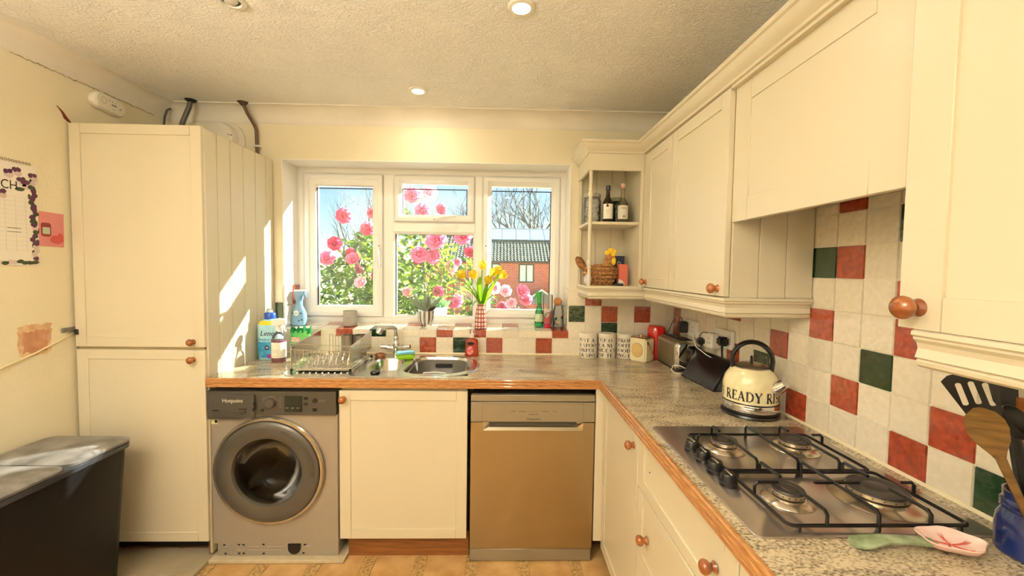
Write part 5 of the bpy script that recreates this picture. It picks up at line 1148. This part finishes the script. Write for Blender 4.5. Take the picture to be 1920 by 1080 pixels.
for k, z in ((.3, .002), (.62, .003), (.9, .010), (1.0, .0185), (.985, .0205), (.9, .0165), (.62, .0085), (.3, .006)):
    R.append([(1.28*petal_r(2*PI*i/30)*k*math.cos(2*PI*i/30), .92*petal_r(2*PI*i/30)*k*math.sin(2*PI*i/30), z) for i in range(30)])
mb.loft(R); bw = mb.obj('flower_bowl', mat('pale_pink_glaze', '#f3d9cf', .18, col2='#e9bdb2', vscale=25), t)
mb = MB(Mb)
for i in range(5):
    a = 2*PI*i/5+.3
    for da in (-.16, 0, .16):
        P = [(1.28*petal_r(a)*k*math.cos(a+da*k), .92*petal_r(a)*k*math.sin(a+da*k), z+.0006) for k, z in ((.05, .006), (.3, .0062), (.55, .0075), (.72, .0112))]
        mb.tube(P, [.0016, .0012, .0009, .0004], 5)
mb.obj('petal_veins', mat('rose_vein_glaze', '#c4584c', .3), bw)
# ---------------------------------------------------------------- utensil jar
jx, jy = 1.013, .728
t = thing('utensil_jar', 'deep blue glazed utensil jar at the end of the worktop', 'jar', (jx, jy, .9))
MB().lathe([(0, .9005), (.050, .9005), (.054, .905), (.055, .95), (.0535, .968), (.0475, .982), (.0465, .985), (.0495, .988), (.0495, .992), (.0465, .995), (.0495, .998), (.0495, 1.002), (.0465, 1.006), (.0475, 1.020), (.044, 1.021), (.043, .99), (.048, .95), (0, .91)], (jx, jy, 0), 40).obj('jar_body', mat('cobalt_glaze', '#14265c', .15, col2='#0d1a44', vscale=14, coat=.5), t)
M_ny = mat('black_nylon', '#15171a', .45)
def frame_from(a, b, roll=0):
    a, b = Vector(a), Vector(b); z = (b-a).normalized(); v = Vector((0, 0, 0))-Vector((0, 0, 0)); view = (Vector((0, 0, 1.43))-b).normalized()
    y = (view-z*view.dot(z)).normalized(); x_ = y.cross(z); M = Matrix(((x_.x, y.x, z.x, b.x), (x_.y, y.y, z.y, b.y), (x_.z, y.z, z.z, b.z), (0, 0, 0, 1)))
    return M @ RZ(roll)
# slotted turner
t = thing('slotted_turner', 'black nylon slotted turner standing in the blue jar', 'utensil', (jx, jy, .915))
a, b = (1.022, .735, .93), (.945, .765, 1.148)
MB().tube([a, tuple(Vector(a).lerp(Vector(b), .5)), b], [.006, .006, .005], 8).obj('handle', M_ny, t)
Mf = frame_from(a, b, .12) @ RX(-.05)
mb = MB(Mf @ RX(PI/2))
slots = [rrect(c_-.0045, c_+.0045, .030+s_, .078+s_, .0044, 4) for c_, s_ in ((-.018, -.002), (0, .004), (.018, .004))]
mb.plate([(-.012, -.006), (.012, -.006), (.022, .010), (.040, .088), (.028, .098), (-.012, .104), (-.040, .092), (-.024, .010)], slots, 0)
bmesh.ops.solidify(mb.bm, geom=mb.bm.faces[:], thickness=.0025)
mb.obj('slotted_blade', M_ny, t, smooth=False)
# wooden spoon
t = thing('wooden_spoon', 'wooden spoon standing in front in the blue jar', 'utensil', (jx, jy, .915))
a, b = (.995, .705, .93), (.902, .708, 1.108)
M_ws = mat('worn_spoon_wood', '#7d5c2c', .6, col2='#624519', vscale=20, stretch=(1,1,6))
MB().tube([a, tuple(Vector(a).lerp(Vector(b), .5)), b], [.0055, .006, .0075], 8).obj('handle', M_ws, t)
Mf = frame_from(a, b, .1); mb = MB(Mf); R = []
for k, z, d in ((.22, -.012, .0035), (.45, .005, .005), (.8, .025, .006), (1.0, .05, .006), (.97, .068, .006), (.72, .084, .005), (.3, .094, .0035), (.06, .0965, .001)):
    w_ = .0275*k; R.append([(-w_, .0, z), (-w_*.6, .0015-.004*k, z), (0, .002-.0055*k, z), (w_*.6, .0015-.004*k, z), (w_, 0, z), (w_*.6, -d-.003*k, z), (0, -d-.005*k, z), (-w_*.6, -d-.003*k, z)])
mb.loft(R); mb.obj('spoon_bowl', M_ws, t)
# ladle
t = thing('ladle', 'black nylon ladle with round bowl standing in the blue jar', 'utensil', (jx, jy, .915))
MB().tube([(1.02, .745, .93), (1.015, .75, 1.02), (1.0, .752, 1.10), (.99, .753, 1.13)], [.006, .006, .0055, .005], 8).obj('handle', M_ny, t)
mb = MB(T(.992, .754, 1.150) @ RZ(.3) @ RX(.9)); mb.lathe([(.0, -.030), (.018, -.025), (.031, -.010), (.0345, .006), (.033, .006), (.029, -.009), (.016, -.022), (0, -.027)], n=24); mb.obj('ladle_bowl', M_ny, t)
# spatula behind and wooden handle
t = thing('nylon_spatula', 'narrow black nylon spatula behind the turner in the blue jar', 'utensil', (jx, jy, .915))
a, b = (1.02, .748, .93), (1.022, .795, 1.165)
MB().tube([a, b], .0055, 8).obj('handle', M_ny, t)
Mf = frame_from(a, b, .0); MB(Mf).loft([[(-w_, -.0015, z), (w_, -.0015, z), (w_, .0015, z), (-w_, .0015, z)] for w_, z in ((.007, -.01), (.017, .012), (.021, .06), (.015, .074))]).obj('blade', M_ny, t)
t = thing('wooden_handle_utensil', 'wooden utensil handle tip showing at the back of the blue jar', 'utensil', (jx, jy, .915))
MB().tube([(1.015, .765, .93), (1.03, .775, 1.10), (1.035, .78, 1.19)], [.006, .007, .009], 8).obj('handle', M_wood, t)

# ---------------------------------------------------------------- things on the corner shelf
z0 = 1.6985
def shelf_bottle(name, label, x_, y_, r, zsh, znk, zt, m, capm, lm, mark):
    t = thing(name, label, 'bottle', (x_, y_, z0))
    b = MB().lathe([(0, z0), (r-.002, z0), (r, z0+.003), (r, zsh-.012), (r*.8, zsh), (.012, zsh+.02), (.0105, znk), (.0105, zt-.02)], (x_, y_, 0), 24).obj('bottle_body', m, t)
    MB().lathe([(.0125, zt-.026), (.0128, zt-.022), (.0128, zt-.002), (.011, zt), (0, zt)], (x_, y_, 0), 18).obj('cap', capm, t)
    MB().lathe([(r+.0004, z0+.020), (r+.0007, z0+.021), (r+.0007, zsh-.022), (r+.0004, zsh-.021)], (x_, y_, 0), 16, 'z', 195, 325).obj('label', lm, b)
    return t, b
M_lab = mat('white_paper_label', '#efe9da', .6)
t, b = shelf_bottle('sauce_bottle', 'dark bottle with black cap and cream label on the upper corner shelf', .587, 2.31, .0275, 1.822, 1.86, 1.905, glass('dark_bottle_glass', '#8a7a60', .03, 1.2, .25, '#3a2c1c'), M_black, M_lab, 0)
MB().lathe([(0, z0+.003), (.0255, z0+.003), (.0255, z0+.026), (0, z0+.026)], (.587, 2.31, 0), 20).obj('dark_sauce', mat('dark_sauce', '#1e120c', .2), b)
mb = MB(T(.578, 2.2818, 1.79)); mb.ball((0, 0, 0), .0075, (1, .2, 1)); mb.ball((0, 0, .010), .0035, (1, .3, 1.6)); mb.obj('drop_print', mat('maroon_print', '#5c1626', .5), b)
mk = MB(); [mk.box(.572, .590, 2.2815, 2.283, z, z+.0009) for z in (1.755, 1.761, 1.767, 1.744)]; mk.obj('label_print', MATS['grey_print'], b)
t, b = shelf_bottle('oil_bottle', 'clear glass bottle with white cap and pale label on the upper corner shelf', .672, 2.315, .030, 1.815, 1.86, 1.918, glass('clear_bottle_glass', '#e6e2cc', .03, 1.2, .12, '#c8bc90'), mat('white_red_cap', '#e8dcd0', .4, col2='#b8483a', vscale=90, stretch=(.1,.1,1)), mat('grey_paper_label', '#d8d2c2', .6), 0)
mk = MB(); [mk.box(.658, .686, 2.2838, 2.2850, z, z+.002) for z in (1.779, 1.7765)]; mk.box(.664, .680, 2.2838, 2.285, 1.727, 1.738); mk.obj('label_print', mat('grey_print', '#8a8478', .6), b)
x_, y_ = .512, 2.375
t = thing('storage_jar', 'glass clip storage jar full of white marshmallows behind the spindle', 'jar', (x_, y_, z0))
MB().lathe([(0, z0), (.046, z0), (.049, z0+.004), (.049, z0+.13), (.044, z0+.145), (.044, z0+.15)], (x_, y_, 0), 28).obj('jar_body', MATS['jar_glass'], t)
MB().lathe([(.047, z0+.148), (.049, z0+.15), (.049, z0+.164), (.045, z0+.17), (0, z0+.17)], (x_, y_, 0), 28).obj('lid', mat('grey_rubber_lid', '#a8a294', .4), t)
random.seed(31)
for i in range(46):
    a = random.uniform(0, 2*PI); r = .037*math.sqrt(random.random()); c_ = (x_+r*math.cos(a), y_+r*math.sin(a), z0+.010+.115*i/46)
    MB(T(*c_) @ RX(random.uniform(0, 3)) @ RY(random.uniform(0, 3))).box(-.008, .008, -.005, .005, -.005, .005, .003).obj('marshmallow', mat('marshmallow', '#f0e8e0', .8), t)
x_, y_ = .668, 2.425
t = thing('green_glass_jar', 'dark green glass jar with lid standing behind the shelf bottles', 'jar', (x_, y_, z0))
MB().lathe([(0, z0), (.05, z0), (.052, z0+.004), (.052, z0+.125), (.046, z0+.135)], (x_, y_, 0), 26).obj('jar_body', glass('dark_green_glass', '#6f7c54', .03, 1.2, .25, '#39452a'), t)
MB().lathe([(.049, z0+.134), (.049, z0+.152), (.045, z0+.156), (0, z0+.156)], (x_, y_, 0), 26).obj('lid', mat('olive_lid', '#7a7a58', .4), t)
# lower shelf: hen basket, boxes
z0 = 1.3463
t = thing('hen_basket', 'brown wicker hen-shaped egg basket on the lower corner shelf', 'basket', (.563, 2.36, z0))
M_wk = mat('brown_wicker', '#a8703c', .7, col2='#5c3418', vscale=55, bump=.5, bscale=120)
M_wk2 = mat('straw_wicker', '#cf9f62', .7, col2='#8a5428', vscale=60, bump=.5, bscale=120)
cx_, cy2 = .565, 2.365
for k in range(8):
    u = k/7; ra = .062+.036*math.sin(PI*.5*u); rb = .05+.022*math.sin(PI*.5*u); z = z0+.005+.075*u
    MB().tube([(cx_+ra*math.cos(a), cy2+rb*math.sin(a), z+.002*math.sin(9*a+k*PI)) for a in [2*PI*i/36 for i in range(36)]], .0058, 6, closed=True).obj('wicker_ring', M_wk if k % 2 else M_wk2, t)
MB().lathe([(0, z0+.0005), (.06, z0+.0005), (.06, z0+.006), (0, z0+.006)], (cx_, cy2, 0), 20).obj('basket_base', M_wk, t)
for i in range(18):
    a = 2*PI*i/18; MB().tube([(cx_+(.066+.036*math.sin(PI*.5*u))*math.cos(a), cy2+(.054+.022*math.sin(PI*.5*u))*math.sin(a), z0+.005+.08*u) for u in (0, .3, .6, 1)], .003, 5).obj('wicker_stake', M_wk2, t)
for k in range(6):
    u = k/5; z = z0+.085+.03*math.sin(PI*.5*u); s_ = math.cos(PI*.5*u*.86)
    MB().tube([(cx_+.012*u+.094*s_*math.cos(a), cy2+.068*s_*math.sin(a), z) for a in [2*PI*i/30 for i in range(30)]], .0055, 6, closed=True).obj('lid_ring', M_wk2 if k % 2 else M_wk, t)
mb = MB(T(.452, 2.37, z0+.125) @ RY(-.6)); mb.ball((0, 0, 0), .045, (.55, .35, 1.0)); mb.obj('tail', M_wk, t)
MB().tube([(.60, 2.35, z0+.10), (.605, 2.345, z0+.14), (.612, 2.335, z0+.17), (.616, 2.325, z0+.185)], [.032, .027, .021, .012], 10).obj('neck', M_wk2, t)
M_yel = mat('yellow_felt', '#ecc82c', .8); mb = MB()
for dx, dz, r in ((-.02, .185, .015), (0, .196, .017), (.02, .19, .015), (.012, .172, .014)): mb.ball((.612+dx, 2.318, z0+dz), r, (1, .55, 1))
mb.obj('comb', M_yel, t); MB().ball((.628, 2.31, z0+.138), .018, (.7, .5, 1.3)).obj('wattle', M_yel, t)
MB().tube([(.612, 2.318, z0+.165), (.62, 2.30, z0+.160), (.624, 2.29, z0+.154)], [.008, .006, .001], 8).obj('beak', mat('tan_felt', '#b8683a', .8), t)
tag(MB(T(.478, 2.285, z0+.034) @ RZ(.2)).ball((0, 0, .0), .022, (1, 1, 1.5)).obj('easter_egg', mat('lilac_foil', '#b0a4cc', .35, .2, col2='#e6dce4', vscale=30)), 'lilac foil-wrapped egg beside the wicker hen basket', 'egg')
t = thing('navy_box', 'dark navy cardboard packet behind the pink box on the lower corner shelf', 'box', (.70, 2.46, z0))
b = MB(T(.69, 2.452, z0) @ RZ(.1)).box(-.035, .035, -.02, .02, .0005, .172, .002).obj('carton', mat('navy_card', '#1c2e48', .5), t)
MB(T(.69, 2.452, z0) @ RZ(.1)).lathe([(.006, .0208), (.010, .0212), (.012, .0205)], (0, 0, .128), 16, '-y').obj('badge', mat('pale_badge', '#b8b8b0', .5), b)
t = thing('pink_box', 'small salmon pink cardboard box with white corner on the lower corner shelf', 'box', (.692, 2.35, z0))
Mp = T(.668, 2.345, z0) @ RZ(.12)
b = MB(Mp).box(0, .055, 0, .03, .0005, .122, .0015).obj('carton', mat('salmon_card', '#d8705c', .55), t)
MB(Mp).prism([(0, .001), (.035, .001)]+[(.035*math.cos(math.radians(a)), .001+.034*math.sin(math.radians(a))) for a in range(10, 91, 10)], -.0006, .0003, 'y').obj('white_print', M_white, b)
tag(MB().tube([(.625, 2.275, z0+.0075), (.672, 2.262, z0+.0075)], .007, 10).obj('black_tube', M_black), 'small black tube lying in front of the boxes on the lower shelf', 'tube')
# ---------------------------------------------------------------- garden
M_lawn = mat('lawn', '#8f8f62', .9, col2='#6a7048', vscale=3)
mb = MB(); G = []
ys = [2.95, 4, 5.5, 7, 9, 12, 15, 18, 22, 30, 60, 140]
def gz(y): k = min(1, max(0, (y-5)/13)); return -.25-2.9*k*k*(3-2*k)
for y in ys: G.append([(x, y, gz(y)) for x in (-120, -30, -8, -3, 0, 3, 8, 30, 120)])
mb.loft(G, cap=False, closed=False); tag(mb.obj('ground', M_lawn, recalc=True), kind='structure')
tag(MB().box(-12, 12, -30, -2.12, -.4, -.02).obj('bounce_patio', mat('pale_bounce_paving', '#e2d8c6', .8, var=.1, vscale=2)), kind='structure')  # unseen ground behind the room, kept pale to bounce light indoors

# camellia bush in front of the window
random.seed(77)
bush = thing('camellia_bush', 'large leafy camellia bush with pink blossoms outside the window', 'bush', (-.5, 3.45, -.25))
ELL = [(-1.50, 3.55, .80, .48, .42, .64), (-1.12, 3.62, 1.05, .40, .42, .72), (-.84, 3.60, 1.15, .34, .40, .86), (-.48, 3.50, .92, .40, .38, .74), (-.05, 3.38, .68, .40, .34, .50), (.95, 3.55, 1.0, .52, .40, .86), (1.35, 3.7, .8, .4, .4, .7), (-.80, 3.32, .75, .5, .25, .55)]
M_lf = leaf_mat('camellia_leaf', '#40601c', '#a4c02c', .4, .3, .25)
M_lf2 = leaf_mat('camellia_leaf_dark', '#2c4416', '#6c8a22', .3, .25, .25)
def leaf_verts(L, W):
    k = ((0, .05), (.25, .75), (.55, 1.0), (.82, .6), (1, 0))
    return [((u*L, -w_*W/2, .012*L+.25*W*w_*.5-.22*L*u*u), (u*L, 0, -.22*L*u*u), (u*L, w_*W/2, .012*L+.25*W*w_*.5-.22*L*u*u)) for u, w_ in k]
def add_leaf(mb, M, L, W):
    M0 = mb.M; mb.M = M; mb.loft(leaf_verts(L, W), cap=False, closed=False); mb.M = M0
lm = MB(); add_leaf(lm, Matrix(), .085, .038); me0 = None
o = lm.obj('leaf', M_lf, recalc=False, ang=80); me_leaf = o.data; bpy.data.objects.remove(o)
lm = MB(); add_leaf(lm, Matrix(), .085, .038); o = lm.obj('leaf', M_lf2, recalc=False, ang=80); me_leaf2 = o.data; bpy.data.objects.remove(o)
def sample():
    e = random.choices(ELL, [a[3]*a[4]*a[5] for a in ELL])[0]
    while True:
        p = Vector((random.uniform(-1, 1), random.uniform(-1, 1), random.uniform(-1, 1)))
        if p.length <= 1: break
    p = p.normalized()*(p.length**.5)
    return Vector((e[0]+p.x*e[3], e[1]+p.y*e[4], e[2]+p.z*e[5]))
def leaf_M(p):
    return T(*p) @ Matrix.Rotation(random.uniform(0, 2*PI), 4, 'Z') @ RY(random.uniform(-.6, .9)) @ RX(random.uniform(-.9, .9)) @ Matrix.Diagonal((*([random.uniform(.7, 1.15)]*3), 1))
P = [sample() for _ in range(8500)]
vis = [p for p in P if abs(p.x+.45) < 1.1 and p.z > .9]
vis.sort(key=lambda p: p.y); near = vis[:280]; ns = set(id(p) for p in near)
bulk, bulk2 = MB(), MB()
for p in P:
    if id(p) in ns:
        o = place('leaf', random.choice((me_leaf, me_leaf, me_leaf2)), None, bush); o.matrix_basis = leaf_M(p)
    else: add_leaf(bulk if random.random() < .6 else bulk2, leaf_M(p), .085, .038)
tag(bulk.obj('foliage', M_lf, bush, recalc=False, ang=80), kind='stuff'); tag(bulk2.obj('foliage', M_lf2, bush, recalc=False, ang=80), kind='stuff')
M_bark = mat('camellia_bark', '#6a5a40', .8)
for i in range(26):
    q = sample(); root = Vector((random.uniform(-1.1, .2) if q.x < .5 else random.uniform(.8, 1.2), 3.55+random.uniform(-.08, .1), -.3)); m_ = (root+q)/2+Vector((random.uniform(-.12, .12), random.uniform(-.1, .1), .1))
    MB().tube(bez(root, m_, q, 7), [.016, .014, .012, .010, .008, .006, .005, .003], 6).obj('branch', M_bark, bush)
# blossoms
M_pk = leaf_mat('pink_petal', '#e0648c', '#f890b0', .35, .5, .15); M_rp = leaf_mat('deep_pink_petal', '#c83058', '#f06888', .35, .5, .15); M_pp = leaf_mat('pale_pink_petal', '#f2a8bc', '#ffd0dc', .45, .5, .15)
def blossom_mesh(m):
    mb = MB(); random.seed(9)
    for ring, (n, el, L, W) in enumerate(((7, .25, .052, .042), (6, .65, .044, .038), (5, 1.05, .032, .030), (4, 1.35, .022, .022))):
        for i in range(n):
            M0 = mb.M; mb.M = RZ(2*PI*i/n+ring*.5) @ RY(-el) ; R = []
            for u, w_ in ((0, .25), (.35, .8), (.7, 1), (.92, .75), (1.02, .35)):
                R.append([(u*L, (t_)*w_*W/2, .010*abs(t_)+.25*L*u*u+.004*math.sin(5*u+i+t_*3)) for t_ in (-1, -.4, .4, 1)])
            mb.loft(R, cap=False, closed=False); mb.M = M0
    mb.ball((0, 0, .014), .008, n=8, m=5)
    o = mb.obj('blossom', m, recalc=False, ang=80); me = o.data; bpy.data.objects.remove(o); return me
BM = [blossom_mesh(M_pk), blossom_mesh(M_rp), blossom_mesh(M_pp)]
FL = [(-1.24, 3.26, 1.83, 1.1, 1), (-1.04, 3.23, 1.72, 1, 1), (-1.05, 3.3, 1.86, .8, 1), (-1.31, 3.24, 1.61, 1, 1), (-1.36, 3.22, 1.48, 1.1, 0), (-1.18, 3.3, 1.48, 1, 0), (-1.19, 3.43, 1.41, .7, 0), (-1.05, 3.4, 1.36, .8, 0), (-.74, 3.39, 2.0, 1.4, 0), (-.59, 3.26, 2.02, 1.2, 2), (-.65, 3.33, 1.89, 1.2, 0), (-.49, 3.27, 1.89, .8, 1), (-.5, 3.24, 1.63, 1.6, 0), (-.65, 3.23, 1.54, 1.2, 0), (-.53, 3.25, 1.52, 1.1, 0), (-.7, 3.43, 1.48, .6, 1), (-.32, 3.41, 1.68, 1.4, 0), (-.27, 3.4, 1.55, 1, 1), (-.43, 3.4, 1.44, 1.0, 2), (-.36, 3.25, 1.48, .6, 0), (-.75, 3.28, 1.22, .9, 2), (-.53, 3.36, 1.24, .9, 0), (-.41, 3.2, 1.16, .9, 0), (-.34, 3.2, 1.17, 1.0, 0), (-.05, 3.42, 1.27, 1.0, 2), (.02, 3.22, 1.25, .9, 2), (.15, 3.35, 1.24, 1.1, 0), (.19, 3.37, 1.17, 1.0, 0), (0, 3.33, 1.11, .9, 0), (-1.12, 3.3, 1.30, .9, 2), (.08, 3.3, 1.15, .8, 2), (-.82, 3.35, 2.06, 1, 2), (-.70, 3.3, 1.80, 1, 0), (-1.22, 3.35, 1.54, .7, 1)]
for x, y, z, s, k in FL:
    o = place('blossom', BM[k], None, bush)
    v = (Vector((0, 0, 1.43))-Vector((x, y, z))).normalized()+Vector((random.uniform(-.5, .6), random.uniform(-.2, .2), random.uniform(-.1, .7)))
    o.matrix_basis = T(x, y, z) @ v.normalized().to_track_quat('Z', 'Y').to_matrix().to_4x4() @ Matrix.Diagonal((s*1.22, s*1.22, s*1.22, 1))
    root = Vector((x*.9-.04, 3.6, max(.4, z-.55)))
    MB().tube(bez(root, ((x+root.x)/2+.03, y+.12, z-.1), (x, y+.01, z-.005), 6), [.006, .005, .005, .004, .004, .003, .003], 5).obj('twig', M_bark, bush)
    for q in range(4):
        lp = Vector((x, y, z))+Vector((random.uniform(-.07, .07), random.uniform(.0, .08), random.uniform(-.10, .0)))
        o = place('leaf', random.choice((me_leaf, me_leaf2)), None, bush) if q == 0 and random.random() < .5 else None
        if o: o.matrix_basis = leaf_M(lp)

# ---------------------------------------------------------------- brick house across the garden
HY = 25.0
hs = thing('brick_house', 'red brick house with pantiled roof and solar panels beyond the garden', 'house', (1, HY+3, -3.2))
M_br = mat('red_brick', '#b0604e', .85)
def _brick():
    n = M_br.node_tree.nodes; l = M_br.node_tree.links; b = n['Principled BSDF']; tc = n.new('ShaderNodeTexCoord'); mp = n.new('ShaderNodeMapping'); mp.inputs['Rotation'].default_value = (PI/2, 0, 0)
    br = n.new('ShaderNodeTexBrick'); br.inputs['Scale'].default_value = 2.2; br.inputs['Color1'].default_value = lin('#e46a56'); br.inputs['Color2'].default_value = lin('#d05a48'); br.inputs['Mortar'].default_value = lin('#e8c8b8'); br.inputs['Mortar Size'].default_value = .012
    l.new(tc.outputs['Object'], mp.inputs[0]); l.new(mp.outputs[0], br.inputs['Vector']); l.new(br.outputs['Color'], b.inputs['Base Color'])
_brick()
hx0, hx1 = -4.6, 9.0
ez, rz_ = 1.92, 4.10
MB().box(hx0, hx1, HY, HY+7.5, -3.3, ez+.05).obj('brick_wall', M_br, hs)
M_rt = mat('grey_green_pantile', '#8d8e7e', .8, col2='#666c5c', vscale=5)
mb = MB(); rows, n = 17, 272; R = []
ry0, ry1 = HY-.35, HY+3.2
for j in range(rows):
    for k in (0, 1):
        u = (j+k*.98)/rows; y = ry0+(ry1-ry0)*u; z = ez-.02+(rz_-ez)*u+(.05 if k == 0 else .0)
        R.append([(hx0-.2+(hx1-hx0+.4)*i/n, y, z+.028*math.cos(i*PI*.5)) for i in range(n+1)])
mb.loft(R, cap=False, closed=False); tag(mb.obj('roof_tiles', M_rt, hs, recalc=False, ang=30), kind='stuff')
MB().prism([(HY+3.2, rz_), (HY+7.9, ez), (HY+7.9, ez-.1), (HY+3.2, rz_-.12), (HY-.3, ez-.12)], hx0-.2, hx1+.2, 'x').obj('roof_underside', mat('dark_roof_board', '#5a5048', .9), hs)  # even dark brown board below the tiles
MB().tube([(hx0-.2, ry1, rz_+.02), (hx1+.2, ry1, rz_+.02)], .10, 8).obj('ridge', M_rt, hs)
MB().box(hx0-.2, hx1+.2, HY-.42, HY-.32, ez-.10, ez).obj('gutter', mat('dark_gutter', '#4c443e', .6), hs)
M_sp = mat('solar_blue', '#9ab2e6', .3, coat=.4); uy = (ry1-ry0); uz = rz_-ez
for i in range(9):
    x0 = -1.9+.93*i; a, c_ = .62, .985
    P = [(x0, ry0+uy*a-.03, ez+uz*a+.10), (x0+.90, ry0+uy*a-.03, ez+uz*a+.10), (x0+.90, ry0+uy*c_-.03, ez+uz*c_+.10), (x0, ry0+uy*c_-.03, ez+uz*c_+.10)]
    MB().loft([P, [(x, y+.01, z-.04) for x, y, z in P]]).obj('solar_panel', M_sp, hs)
M_wf = mat('brown_window_frame', '#5a4438', .6); M_cur = mat('net_curtain', '#f2f2f6', .8)
def hwin(x0, x1, z0, z1):
    f = MB().ring(x0, x1, z0, z1, [(0, HY-.03), (.08, HY-.03), (.08, HY+.02), (0, HY+.02)]); f.box((x0+x1)/2-.035, (x0+x1)/2+.035, HY-.03, HY+.01, z0+.07, z1-.07); f = f.obj('window', M_wf, hs)
    for a, c_ in ((x0+.08, (x0+x1)/2-.035), ((x0+x1)/2+.035, x1-.08)):
        MB().box(a, c_, HY-.012, HY-.006, z0+.08, z1-.08).obj('pane', M_cur, f)
hwin(.99, 1.93, .62, 1.76); hwin(-1.1, -.15, 1.35, 1.78)
pz = .30; px_ = 2.30
for s in (-1, 1): MB().loft([[(px_, HY-1.2, pz), (px_, HY-1.2, pz-.10), (px_, HY-1.1, pz-.10), (px_, HY-1.1, pz)], [(px_+s*1.1, HY-1.2, pz-.78), (px_+s*1.1, HY-1.2, pz-.88), (px_+s*1.1, HY-1.1, pz-.88), (px_+s*1.1, HY-1.1, pz-.78)]]).obj('porch_bargeboard', M_white, hs)
MB().prism([(px_-1.05, pz-.85), (px_, pz-.1), (px_+1.05, pz-.85)], HY-1.1, HY, 'y').obj('porch_gable', mat('porch_grey', '#8c8488', .8), hs)
MB().box(px_-.9, px_+.9, HY-1.0, HY, -3.2, pz-.85).obj('porch_wall', M_br, hs)
MB().box(-2.95, -2.25, HY+2.9, HY+3.5, 3.9, 4.70).obj('chimney', mat('grey_chimney', '#8a8c92', .8), hs)

# ---------------------------------------------------------------- bare trees
M_tk = mat('bare_bark', '#5c5a58', .9)
def tree(x, y, zb, h, seed, label, spread=.5, lean=0):
    random.seed(seed); t = thing('bare_tree', label, 'tree', (x, y, zb), 'bare winter trees beyond the house'); tr, tw = MB(), MB()
    def grow(p, d, L, r, lev):
        n = 4; pts = [p]; q = p.copy(); dd = d.copy()
        for i in range(n):
            dd = (dd+Vector((random.uniform(-.16, .16), random.uniform(-.16, .16), random.uniform(-.04, .10)))).normalized(); q = q+dd*L/n; pts.append(q.copy())
        (tr if lev < 2 else tw).tube(pts, [r*(1-.45*i/n) for i in range(n+1)], 5 if lev < 2 else 3)
        if lev >= 6: return
        for k in range(3 if lev < 2 else random.choice((2, 2, 3))):
            i = random.randint(2, n) if k else n
            ax = Vector((random.uniform(-1, 1), random.uniform(-.6, .6), random.uniform(-.1, .3))).normalized()
            nd = (dd+ax*spread*random.uniform(.6, 1.3)).normalized()
            grow(pts[i].copy(), nd, L*random.uniform(.62, .82), r*.55*random.uniform(.85, 1.1), lev+1)
    grow(Vector((x, y, zb)), Vector((lean, 0, 1)), h*.30, h*.026, 0)
    tr.obj('trunk', M_tk, t, recalc=False); tw.obj('twigs', M_tk, t, recalc=False)
tree(-12.8, 36, -3.2, 14, 3, 'bare tree with wide crown behind the camellia bush', .55, .15)
tree(-4.2, 44, -3.2, 17, 5, 'tall bare tree behind the chimney of the brick house', .5)
tree(.5, 54, -3.2, 20, 8, 'bare tree with many upright stems rising over the solar panels', .42)
tree(4.8, 66, -3.2, 23, 12, 'bare tree leaning over the far end of the roof', .55, .25)
tree(10.4, 78, -3.2, 26, 14, 'bare tree with arching branches at the end of the roof ridge', .6, -.35)
